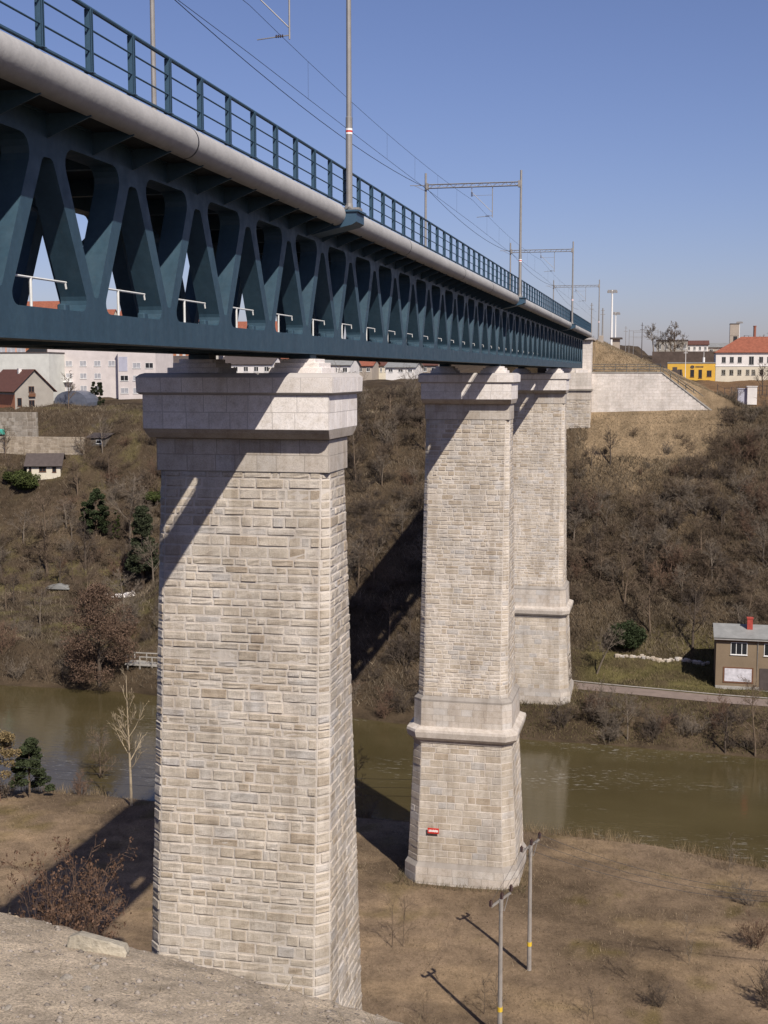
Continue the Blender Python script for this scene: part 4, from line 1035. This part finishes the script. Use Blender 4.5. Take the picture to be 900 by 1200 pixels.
BARE = [tree_meshes(50+i, 1.0*h, M_TWIG[i % 3], TSPEC, .17) for i, h in enumerate((8.0, 9.0, 7.0, 10.0))]
TWMIN = .03
BAREFAR = [tree_meshes(58+i, h, M_TWIG[(i+1) % 3], TSPEC, .22) for i, h in enumerate((8.0, 9.0, 7.0, 10.0))]
TWMIN = .017
SCRUB = [scrub_mesh(100+i, 4.0, 11+i % 3, .55+.1*(i % 3)) for i in range(7)]
SCRUB += [scrub_mesh(120+i, 4.0, 12, .6, M_TWIG[3]) for i in range(2)]
TALLS = [scrub_mesh(140+i, 6.5, 6, .3, M_TWIG[1], .05, (10,8)) for i in range(3)]

rnd = random.Random(2024)
PROTECT = []
def ok(x, y):
    for (cx_, cy_, rx_, ry_) in PROTECT:
        if abs(x-cx_) < rx_ and abs(y-cy_) < ry_: return False
    return True
PROTECT += [(CX,156.6,6.2,6), (HP.x+6.5,165.8,8.0,4.2), (-15,207,6,6.5), (0,157,200,.001), (q_.x,163,5,4)]
PROTECT += [(uh.location.x+2, 255, 9, 9), (s_.location.x if hasattr(s_, 'location') else -120, 229, 6, 5)]
count = 0
def scatter(n, fx, fy, label, group, smin, smax, meshes, name='bare_shrub', cat='shrub', cond=None):
    global count
    k = 0; tries = 0
    while k < n and tries < n*30:
        tries += 1
        x = rnd.uniform(*fx); y = fy(x) if callable(fy) else rnd.uniform(*fy)
        if not ok(x, y) or (cond and not cond(x, y)): continue
        o = link(name, rnd.choice(meshes)); s1 = rnd.uniform(smin, smax)
        o.location = (x, y, zg(x, y)-.15); o.rotation_euler = (0, 0, rnd.uniform(0, 6.28)); o.scale = (s1*rnd.uniform(.85,1.25), s1*rnd.uniform(.85,1.25), s1*rnd.uniform(.8,1.1))
        tag(o, label, cat, group); k += 1; count += 1
# steep slope right of the piers
scatter(62, (-13.5, 17), (172.5, 200), 'bare brown shrub in the thicket on the steep slope right of the piers', 'bare shrubs on the steep slope right of the piers', .55, 1.25, SCRUB, cond=lambda x, y: not (y > 193 and -11 < x < 8 and rnd.random() < .95) and not (y < 178 and x < 8))
scatter(12, (-11, 8), (191, 204), 'small dark bare shrub on the tan slope under the retaining wall', 'small shrubs on the tan slope under the retaining wall', .25, .55, SCRUB)
scatter(10, (9, 18), (200, 216), 'dark bare shrub along the plateau edge at the right', 'bare shrubs along the plateau edge at the right', .5, .9, SCRUB)
# middle slope between the first two piers
scatter(84, (-66, -19), lambda x: float(y_far(x))+rnd.uniform(8, 74), 'bare brown shrub on the wooded slope between the first two piers', 'bare shrubs on the wooded slope between the first two piers', .7, 1.4, SCRUB+TALLS[:1])
# left slope under the houses
scatter(62, (-136, -78), lambda x: float(y_far(x))+rnd.uniform(50, 86), 'brown leafless shrub on the garden slope under the left houses', 'leafless shrubs on the garden slope under the left houses', .6, 1.3, SCRUB, cond=lambda x, y: not (abs(x-sh.x-2) < 5 and y < 229 and y > 218))
# bare trees standing in the thickets, each with trunk and crown
def woods(n, fx, fy, label, group, smin, smax, cond=None):
    k = 0; tries = 0
    while k < n and tries < n*30:
        tries += 1
        x = rnd.uniform(*fx); y = fy(x) if callable(fy) else rnd.uniform(*fy)
        if not ok(x, y) or (cond and not cond(x, y)): continue
        s1 = rnd.uniform(smin, smax)
        place_tree('bare_tree', label, 'tree', (x, y, zg(x, y)-.1), BARE[k % 4], (s1*rnd.uniform(.9,1.3), s1*rnd.uniform(.9,1.3), s1*rnd.uniform(.8,1.05)), rnd.uniform(0, 6.28), group); k += 1
woods(34, (-13.5, 17), (172, 199), 'bare leafless tree in the thicket on the steep slope right of the piers', 'bare trees on the steep slope right of the piers', .4, .72, lambda x, y: not (y > 189 and -11 < x < 8) and not (y < 178 and x < 8))
woods(46, (-66, -19), lambda x: float(y_far(x))+rnd.uniform(10, 70), 'bare leafless tree on the wooded slope between the first two piers', 'bare trees on the wooded slope between the first two piers', .5, .9)
woods(58, (-134, -78), lambda x: float(y_far(x))+rnd.uniform(14, 84), 'bare leafless tree on the garden slope under the left houses', 'bare trees on the garden slope under the left houses', .55, 1.0, lambda x, y: not (abs(x-sh.x-2) < 6 and y > sh.y-10))
# tangled brush filling the thickets: too dense to count
def thicket(name, n, fx, fy, smin, smax, seed, m, cond=None):
    rg = np.random.default_rng(seed); src = []
    for me_ in SCRUB[:6]:
        co = np.empty(len(me_.vertices)*3); me_.vertices.foreach_get('co', co); co = co.reshape(-1,3)
        q4 = np.array([p.vertices[:] for p in me_.polygons if len(p.vertices) == 4 and rg.random() < .5]); src.append((co, q4))
    VV = []; QQ = []; off = 0; k = 0
    while k < n:
        x = rg.uniform(*fx); y = fy(x, rg) if callable(fy) else rg.uniform(*fy)
        if not ok(x, y) or (cond and not cond(x, y)): continue
        co, q4 = src[k % 6]; s1 = rg.uniform(smin, smax); a = rg.uniform(0, 6.28)
        V = np.stack([(co[:,0]*np.cos(a)-co[:,1]*np.sin(a))*s1*1.3+x, (co[:,0]*np.sin(a)+co[:,1]*np.cos(a))*s1*1.3+y, co[:,2]*s1+zg(x, y)-.1], -1)
        VV.append(V); QQ.append(q4+off); off += len(V); k += 1
    me = bpy.data.meshes.new(name); np_mesh(me, np.concatenate(VV), np.concatenate(QQ)); me.materials.append(m); kind(link(name, me), 'stuff')
thicket('hillside_brush', 150, (-13.5, 18), (172, 201), .3, .75, 5, M_TWIG[0], lambda x, y: not (y > 190+16*float(fbm(np.array(x*.2), np.array(3.0), 8)) and -11.5 < x < 6+12*float(fbm(np.array(5.0), np.array(y*.25), 9))) and not (y < 178 and x < 8))
thicket('hillside_brush', 190, (-68, -18), lambda x, r: float(y_far(x))+r.uniform(7, 76), .35, .85, 6, M_TWIG[2])
thicket('hillside_brush', 120, (-136, -76), lambda x, r: float(y_far(x))+r.uniform(44, 92), .35, .8, 7, M_TWIG[0], lambda x, y: not (abs(x-sh.x-2) < 6 and y > sh.y-10))
# river banks
scatter(30, (-13, 20), lambda x: float(y_far(x))+rnd.uniform(.8, 6.5), 'bare twiggy bush lining the far river bank right of the middle pier', 'twiggy bushes lining the far river bank on the right', .5, .95, SCRUB)
scatter(40, (-112, -62), lambda x: float(y_far(x))+rnd.uniform(1, 20), 'bare bush lining the far river bank left of the nearest pier', 'bushes lining the far river bank on the left', .55, 1.1, SCRUB)
scatter(12, (-48, -26), lambda x: float(y_far(x))+rnd.uniform(.8, 6), 'bare bush at the water edge between the first two piers', 'bushes at the water edge between the first two piers', .6, 1.0, SCRUB)
# bare trees one by one
def bt(px, py, Y, k, hpx, label, name='bare_tree', ms=None, hh=None):
    q_ = at(px, py, Y) if Y > 255 else hit(px, py, 72.0); Y = q_.y; z = zg(q_.x, Y); ms = ms or BARE[k % 4]; h0 = (8.0,9.0,7.0,10.0)[k % 4]*1.25 if hh is None else hh
    h = at(px, py-hpx, Y).z-at(px, py, Y).z; s1 = h/h0
    return place_tree(name, label, 'tree', (q_.x, Y, z), ms, s1, rnd.uniform(0, 6))
bt(55, 672, 207, 0, 112, 'pale trunked bare tree over the gardens at the left edge')
bt(153, 640, 214, 1, 110, 'tall grey bare tree left of the pier above the slim conifer')
bt(100, 668, 208, 2, 80, 'low spreading bare tree in the middle of the gardens')
bt(620, 815, 153.0, 3, 82, 'small bare tree standing against the foot of the farthest pier')
bt(662, 818, 152.5, 2, 60, 'thin bare sapling at the corner of the farthest pier foot')
bt(700, 790, 168, 1, 80, 'leaning bare tree with pale trunk by the road right of the piers').rotation_euler = (0, .35, 0)
bt(812, 762, 176, 2, 92, 'dark spreading bare tree behind the brown house')
bt(762, 742, 180, 0, 80, 'grey bare tree on the slope above the round evergreen')
bt(885, 886, 148.5, 3, 105, 'multi limbed bare tree on the river bank in front of the brown house')
bt(850, 884, 148, 2, 70, 'low dark bare tree leaning over the bank left of the limbed one')
bt(735, 868, 149, 1, 70, 'bare young tree on the far bank beside the road')
bt(80, 478, 258, 0, 52, 'small bare fruit tree in front of the apartment block')
bt(715, 545, 200, 2, 55, 'bare tree at the foot of the abutment slope')
bt(415, 965, 113, 3, 110, 'bare bank tree half hidden right behind the nearest pier')
bt(118, 930, 113, 0, 90, 'grey leafless bank tree left of the pale slim birch')
for i, px in enumerate((766, 780, 790, 799)):
    bt(px, 418, 385, i, ms=BAREFAR[i], hpx=(44, 38, 47, 36)[i], label=('bare station tree leftmost in the clump behind the embankment', 'second bare station tree from the left, lower crown', 'tallest bare station tree in the clump on the plateau', 'rightmost bare station tree of the plateau clump')[i])
bt(772, 419, 392, 1, 34, 'low bare station tree behind the leftmost one of the clump', ms=BAREFAR[1])
bt(786, 419, 392, 2, 40, 'bare station tree behind the tallest one of the clump', ms=BAREFAR[2])
bt(892, 408, 440, 1, 34, 'bare tree behind the red hipped roof at the right edge', ms=BAREFAR[0])
bt(903, 408, 450, 3, 32, 'bare tree on the far right edge beyond the station', ms=BAREFAR[3])
bt(893, 470, 262, 2, 50, 'dark bare tree on the plateau right of the white building')
bt(700, 400, 300, 2, 12, 'tiny bare tree seen past the bridge end')
# slim birch on the near bank
BSP = [(8,8,17,.27,.75,.02,.02),(3,4,7,.45,.5,.08,.12),(2,3,3,.4,.5,.1,.05),(1,3,0,0,0,.1,0)]
bq = hit(154, 945, 72)
place_tree('slim_birch', 'slim pale barked bare birch on the near river bank beside the pier', 'tree', (bq.x, bq.y, bq.z), tree_meshes(61, 13.2, M_BIRCH, BSP, .15, .3))
# beech with its withered leaves
def leafy(seed, h, w, trunk_m, leaf_m, n, size, name, label, loc, base=.12, clumps=46, shape=None):
    r_ = random.Random(seed); mt = MB(); mc = MB()
    mt.tube([(0,0,-.5),(0,0,h*.5),(.1,0,h*.93)], [h*.022, h*.014, h*.004], 8)
    for k in range(14):
        z = h*r_.uniform(.15,.8); a = r_.uniform(0,6.28); l = w*r_.uniform(.5,.85)*(1.1-z/h*.6); mt.tube([(0,0,z),(math.cos(a)*l*.5,math.sin(a)*l*.5,z+l*.25),(math.cos(a)*l,math.sin(a)*l,z+l*.4)], [h*.007,h*.005,h*.002], 4)
    for k in range(clumps):
        t = r_.uniform(base, 1); rad = w*(shape(t) if shape else math.sin(PI*min(1, .15+t*.85))**.6)
        a = r_.uniform(0, 6.28); rr = rad*r_.uniform(.3,1)**.6
        leaf_cloud(mc, (math.cos(a)*rr, math.sin(a)*rr, h*t), w*.26, w*.26, w*.18, n//clumps, size, r_)
    p = empty(name, label, 'tree', loc); link('trunk', qmesh('trunk', mt, trunk_m), p); link('crown', qmesh('crown', mc, leaf_m), p); return p
bq = hit(117, 805, 72)
leafy(71, 13.5, 5.0, M_TWIG[2], M_BEECH, 22000, .095, 'beech_tree', 'broad beech with withered red brown leaves at the far water edge', (bq.x, bq.y, bq.z), .1, 90)
bq = hit(168, 690)
leafy(72, 14, 3.2, M_TWIG[0], M_SPRUCE, 17000, .15, 'spruce_tree', 'tall dark spruce close left of the nearest pier', (bq.x, bq.y, bq.z), .22, 80, lambda t: (1.08-t)**.7)
bq = hit(113, 628)
leafy(73, 8.5, 2.6, M_TWIG[0], M_EVER, 9000, .15, 'evergreen_tree', 'rounded dark evergreen tree among the gardens', (bq.x, bq.y, bq.z), .1, 50)
bq = hit(137, 632)
leafy(74, 5.6, .8, M_TWIG[0], M_IVY, 3500, .11, 'columnar_conifer', 'slim green columnar conifer between evergreen tree and spruce', (bq.x, bq.y, bq.z), .04, 36, lambda t: (1.05-t)**.45)
for i, (px, lab) in enumerate(((110, 'left of two slim dark conifers before the apartments'), (117.5, 'right of two slim dark conifers before the apartments'))):
    bq = at(px, 478, 268); leafy(75+i, 5.8, .95, M_TWIG[0], M_SPRUCE, 9000, .15, 'columnar_conifer', lab, (bq.x, 268, bq.z), .04, 34, lambda t: (1.06-t)**.6)
bq = hit(31, 573)
def bush(seed, rx, rz, n, size, m, name, label, loc, cl=26):
    r_ = random.Random(seed); mc = MB()
    for k in range(cl):
        v = rand_unit(r_); leaf_cloud(mc, (v.x*rx*.7, v.y*rx*.7, rz*.75+v.z*rz*.55), rx*.38, rx*.38, rz*.34, n//cl, size, r_)
    for k in range(6): a = r_.uniform(0,6); mc.tube([(0,0,-.4),(math.cos(a)*rx*.4, math.sin(a)*rx*.4, rz)], [.06,.02], 4)
    o = link(name, qmesh(name, mc, m)); o.location = loc; return tag(o, label, 'shrub')
bush(81, 3.1, 2.2, 7000, .14, M_IVY, 'evergreen_shrub', 'wide green evergreen shrub at the foot of the white shed', bq)
bq = hit(735, 760); bush(82, 2.5, 2.3, 8000, .12, M_EVER, 'evergreen_shrub', 'round dark evergreen bush on the grass right of the farthest pier', (bq.x, bq.y, bq.z), 40)
bq = hit(18, 566); bush(83, 2.4, 1.7, 4000, .13, M_IVY, 'evergreen_shrub', 'smaller green shrub just left of the shed wall', bq)
bq = hit(182, 588); bush(84, 2.8, 1.2, 4500, .12, M_IVY, 'evergreen_shrub', 'low bright hedge close left of the nearest pier', (bq.x, bq.y, bq.z))
bq = hit(35, 935, 72)
leafy(85, 5.6, 2.0, M_TWIG[0], M_PINE, 9000, .10, 'young_pine', 'young green pine on the near bank at the left', (bq.x, bq.y, bq.z), .12, 44, lambda t: (1.12-t)**.6)
bq = hit(4, 940, 72)
leafy(86, 7.0, 2.4, M_TWIG[3], M_WILLOW, 7000, .08, 'yellow_willow', 'yellowish willow bush cut by the left edge of the picture', (bq.x-.4, bq.y, bq.z), .45, 40)
# withered bush behind the crest, and saplings
TWMIN = .005
r_ = random.Random(90); mb = MB(); tips = []
for k in range(30):
    a = r_.uniform(0, 6.28); d = Vector((math.cos(a)*.5*r_.random(), math.sin(a)*.5*r_.random(), 1)).normalized()
    grow(mb, Vector((math.cos(a)*.1, math.sin(a)*.1, -.2)), d, 2.75*r_.uniform(.75,1.05), .014, 0, r_, [(4,4,8,.34,.7,.14,.02),(2,3,6,.45,.8,.25,.02),(1,3,0,0,0,.2,0)], tips)
bq = at(70, 1030, 14.0); zz = zg(bq.x, 14.0)
wbsh = empty('withered_bush', 'withered brown leaved bush just behind the gravel crest', 'shrub', (bq.x, 14.0, zz))
top = at(70, 1008, 14.0).z; sc_ = (top-zz)/2.75; wbsh.scale = (sc_*.8, sc_*.8, sc_)
link('branches', qmesh('branches', mb, M_TWIG[3]), wbsh)
mc = MB()
for t in tips:
    if r_.random() < .8: leaf_cloud(mc, t, .06, .06, .06, 4, .026, r_, .1)
link('leaves', qmesh('leaves', mc, M_DRYLEAF), wbsh)
TWMIN = .011
SAP = [scrub_mesh(160+i, 3.2, 2, .12, M_TWIG[i % 3], .022, (9,4), .5) for i in range(3)]
for i, (px, py, lab) in enumerate(((468,1110,'thin sapling with long shadow right of the nearest pier'), (852,1020,'bare sapling at the near water edge on the right'), (575,1190,'spindly sapling left of the nearer utility pole'),
        (735,1150,'bare sapling in the open ground right of the poles'), (812,1130,'faint sapling near the right side of the bank'), (690,1195,'twiggy sapling at the bottom of the picture'), (500,1195,'low twiggy sapling right of the gravel bank'))):
    q_ = at(px, py, 100); q_ = q_*(-41.0/q_.z); o = link('sapling', SAP[i % 3]); o.location = (q_.x, q_.y, zg(q_.x, q_.y)); o.rotation_euler = (0,0,i*1.3); s1 = (1.5,1.3,1.2,1.1,1.2,.9,.8)[i]; o.scale = (s1,)*3; tag(o, lab, 'sapling')
for i, (px, py, s1, lab) in enumerate(((885,1110,.7,'brown bush in the dry grass at the right edge'), (878,1060,.55,'pale dry bush at the right above the brown one'), (420,945,.8,'bare bank bush beside the nearest pier'), (905,1180,.8,'dark bush in the bottom right corner'),
        (10,935,.7,'reddish bush beside the young pine at the left edge'), (95,930,.6,'low bush at the near water edge left of the birch'), (770,1180,.45,'small low bush at the bottom right of the bank'))):
    q_ = at(px, py, 100); q_ = q_*(-41.0/q_.z); o = link('bank_bush', SCRUB[(i*2+7) % 9]); o.location = (q_.x, q_.y, zg(q_.x, q_.y)-.1); o.scale = (s1,)*3; o.rotation_euler = (0,0,i); tag(o, lab, 'shrub')

# ------------------------------------------------------------------ ground cover (stuff)
def blades(name, n, region, hmin, hmax, wmin, wmax, cols, seed, cond=None, lay=.5):
    rg = np.random.default_rng(seed); X = rg.uniform(region[0], region[1], n*3); Y = rg.uniform(region[2], region[3], n*3)
    keep = np.ones(len(X), bool) if cond is None else cond(X, Y, rg)
    X = X[keep][:n]; Y = Y[keep][:n]; n = len(X); Z = zt(X, Y)
    a = rg.uniform(0, 2*np.pi, n); h = rg.uniform(hmin, hmax, n); w = rg.uniform(wmin, wmax, n); ln = rg.normal(0, lay, (n, 2))
    base = np.stack([X, Y, Z-.02], -1); sx = np.stack([np.cos(a)*w, np.sin(a)*w, np.zeros(n)], -1)
    tip = base + np.stack([ln[:,0]*h, ln[:,1]*h, h], -1)
    V = np.stack([base-sx, base+sx, tip], 1).reshape(-1, 3); Q = np.arange(3*n).reshape(n, 3)
    me = bpy.data.meshes.new(name); np_mesh(me, V, Q)
    m, N, L, b = newmat(name+'_blades'); at_ = N.new('ShaderNodeAttribute'); at_.attribute_name = 'var'
    L.new(ramp(N, L, at_.outputs['Fac'], cols), b.inputs['Base Color']); b.inputs['Roughness'].default_value = .9; b.inputs['Specular IOR Level'].default_value = .1
    av = me.attributes.new('var', 'FLOAT', 'FACE'); av.data.foreach_set('value', np.clip(.5+fbm(X*.4, Y*.4, seed)*1.2+rg.normal(0,.18,n), 0, 1).astype(np.float32))
    me.materials.append(m); return kind(link(name, me), 'stuff')
HC = [(0,(.055,.043,.031)),(.5,(.108,.085,.06)),(.85,(.17,.135,.095)),(1,(.25,.20,.14))]
blades('dry_undergrowth', 60000, (-14, 20, 166, 214), .25, .9, .02, .05, HC, 1, lambda X, Y, r: (Y > 171)&~((X > -12.2)&(X < 7.5)&(Y > 199)), .6)
blades('dry_undergrowth', 70000, (-70, -14, 152, 235), .25, .9, .025, .055, HC, 2, lambda X, Y, r: (Y-y_far(X) > 2), .6)
blades('dry_undergrowth', 80000, (-140, -66, 158, 262), .25, .9, .025, .055, HC, 3, lambda X, Y, r: (Y-y_far(X) > 1), .6)
blades('bank_grass', 26000, (-20, 24, 140, 172), .15, .5, .02, .04, [(0,(.07,.062,.025)),(.6,(.12,.10,.05)),(1,(.2,.15,.09))], 4, lambda X, Y, r: (Y-y_far(X) > .6)&(np.abs(Y-road_mid(X)) > 2), .5)
blades('dry_grass', 70000, (-66, 14, 66, 114), .06, .26, .012, .03, [(0,(.10,.075,.048)),(.5,(.17,.125,.08)),(1,(.27,.21,.14))], 5, lambda X, Y, r: (Y < y_near(X)-.4)&(r.random(len(X)) < .25+1.4*np.clip(fbm(X*.2,Y*.2,50)+.25,0,1)), .7)
def ring(cx, cy, rx, ry): return lambda X, Y, r: (np.maximum(np.abs(X-cx)/rx, np.abs(Y-cy)/ry) > 1)&(np.maximum(np.abs(X-cx)/(rx+.9), np.abs(Y-cy)/(ry+.9)) < 1)
WC = [(0,(.075,.065,.035)),(.5,(.14,.11,.065)),(1,(.25,.2,.13))]
blades('pier_foot_weeds', 2600, (-22, -9, 96, 108), .15, .6, .012, .03, WC, 21, ring(CX, 101.8, 4.4, 3.7), .5)
blades('pier_foot_weeds', 2600, (-22, -9, 150, 163), .2, .8, .015, .035, WC, 22, ring(CX, 156.6, 4.4, 3.7), .5)
blades('reeds', 9000, (-66, 14, 108, 116), .4, 1.3, .012, .025, [(0,(.13,.09,.05)),(1,(.25,.19,.12))], 6, lambda X, Y, r: (np.abs(Y-y_near(X)+.8) < .9)&(fbm(X*.25, Y*.1, 60) > -.02), .3)
blades('embankment_grass', 45000, (-12, 8, 195, 232), .1, .35, .02, .04, [(0,(.16,.12,.075)),(1,(.3,.24,.16))], 7, lambda X, Y, r: ((Y < 205.7)|(Y > 207))&(X > -11.7)&(X < 6.5+9*fbm(X*.3, Y*.3, 19)), .6)

# pebbles on the foreground bank: one mesh of many small stones
rg = np.random.default_rng(8); n = 15000
px_ = rg.uniform(-5.5, .8, n); py_ = rg.uniform(2.4, 7.6, n); pz = zt(px_, py_); sz = .0025+.018*rg.random(n)**6
ico = np.array([(0,0,1),(.9,0,.1),(.28,.85,.1),(-.72,.53,.1),(-.72,-.53,.1),(.28,-.85,.1),(0,0,-.6)]); icf = np.array([(0,1,2),(0,2,3),(0,3,4),(0,4,5),(0,5,1),(6,2,1),(6,3,2),(6,4,3),(6,5,4),(6,1,5)])
J = ico[None]*(1+rg.uniform(-.3,.3,(n,7,1))); ang = rg.uniform(0,6.28,n); ca2, sa2 = np.cos(ang)[:,None], np.sin(ang)[:,None]
Vx = (J[...,0]*ca2-J[...,1]*sa2)*sz[:,None]*1.3; Vy = (J[...,0]*sa2+J[...,1]*ca2)*sz[:,None]; Vz = J[...,2]*sz[:,None]*.8
V = np.stack([Vx+px_[:,None], Vy+py_[:,None], Vz+pz[:,None]-sz[:,None]*.12], -1).reshape(-1,3); Q = (icf[None]+np.arange(n)[:,None,None]*7).reshape(-1,3)
me = bpy.data.meshes.new('pebbles'); np_mesh(me, V, Q)
m, N, L, b = newmat('pebble_stone'); at_ = N.new('ShaderNodeAttribute'); at_.attribute_name = 'var'
L.new(ramp(N, L, at_.outputs['Fac'], [(0,(.13,.11,.09)),(.5,(.215,.185,.155)),(1,(.28,.245,.21))]), b.inputs['Base Color']); b.inputs['Roughness'].default_value = .9
av = me.attributes.new('var','FLOAT','FACE'); av.data.foreach_set('value', np.repeat(rg.random(n), 10).astype(np.float32)); me.materials.append(m)
kind(link('pebbles', me), 'stuff')
r_ = random.Random(44)
for i in range(16):
    x = r_.uniform(-3.6, -1.0); y = float(crest_y(np.array(x)))-r_.uniform(.0, 2.4); s1 = r_.choice((.018,.022,.03,.04)); mb = MB()
    n = 7; rings = []
    for zz_, k in ((-.5,.8),(0,1),(.45,.85),(.7,.4)): rings.append([(s1*k*r_.uniform(.75,1.2)*math.cos(2*PI*j/n)*1.4, s1*k*r_.uniform(.75,1.2)*math.sin(2*PI*j/n), s1*zz_) for j in range(n)])
    mb.loft(rings); o = mb.build('rubble_stone', M_RUBBLE if 'M_RUBBLE' in globals() else mat('M_RUBBLE', (.30,.265,.22,1), .95, .3, 12, .5, 60), None); M_RUBBLE = o.data.materials[0]
    o.location = (x, y, zg(x, y)); o.rotation_euler = (0, 0, r_.uniform(0, 6)); tag(o, 'small broken stone lying loose on the gravel bank in front', 'stone', 'loose stones on the gravel bank')
blades('bank_weeds', 900, (-5.0, -.6, 2.6, 7.2), .02, .10, .0012, .0028, WC, 31, lambda X, Y, r: (fbm(X*1.6, Y*1.6, 77) > .08), .9)
# the flat slab lying on the crest
q_ = at(114, 1096, 6.2); r_ = random.Random(3); mb = MB()
prof = [(-.165,0),(.165,0),(.165,.055),(.14,.085),(.05,.092),(-.12,.098),(-.165,.07)]
rings = []
for y, k in ((-.045,.95),(-.036,1),(.03,1),(.045,.94)): rings.append([(p[0]*k+r_.uniform(-.004,.004), y+r_.uniform(-.006,.006), p[1]*k+r_.uniform(-.004,.004)-.02) for p in prof])
mb.loft(rings, 0, .3)
o = mb.build('stone_slab', mat('pale_slab_stone', (.36,.32,.25,1), .9, .3, 9, .5, 30), None); o.location = (q_.x, 6.2, zg(q_.x, 6.2)); o.rotation_euler = (-.18, .2, .14); tag(o, 'pale flat stone slab lying on the gravel crest', 'stone slab')
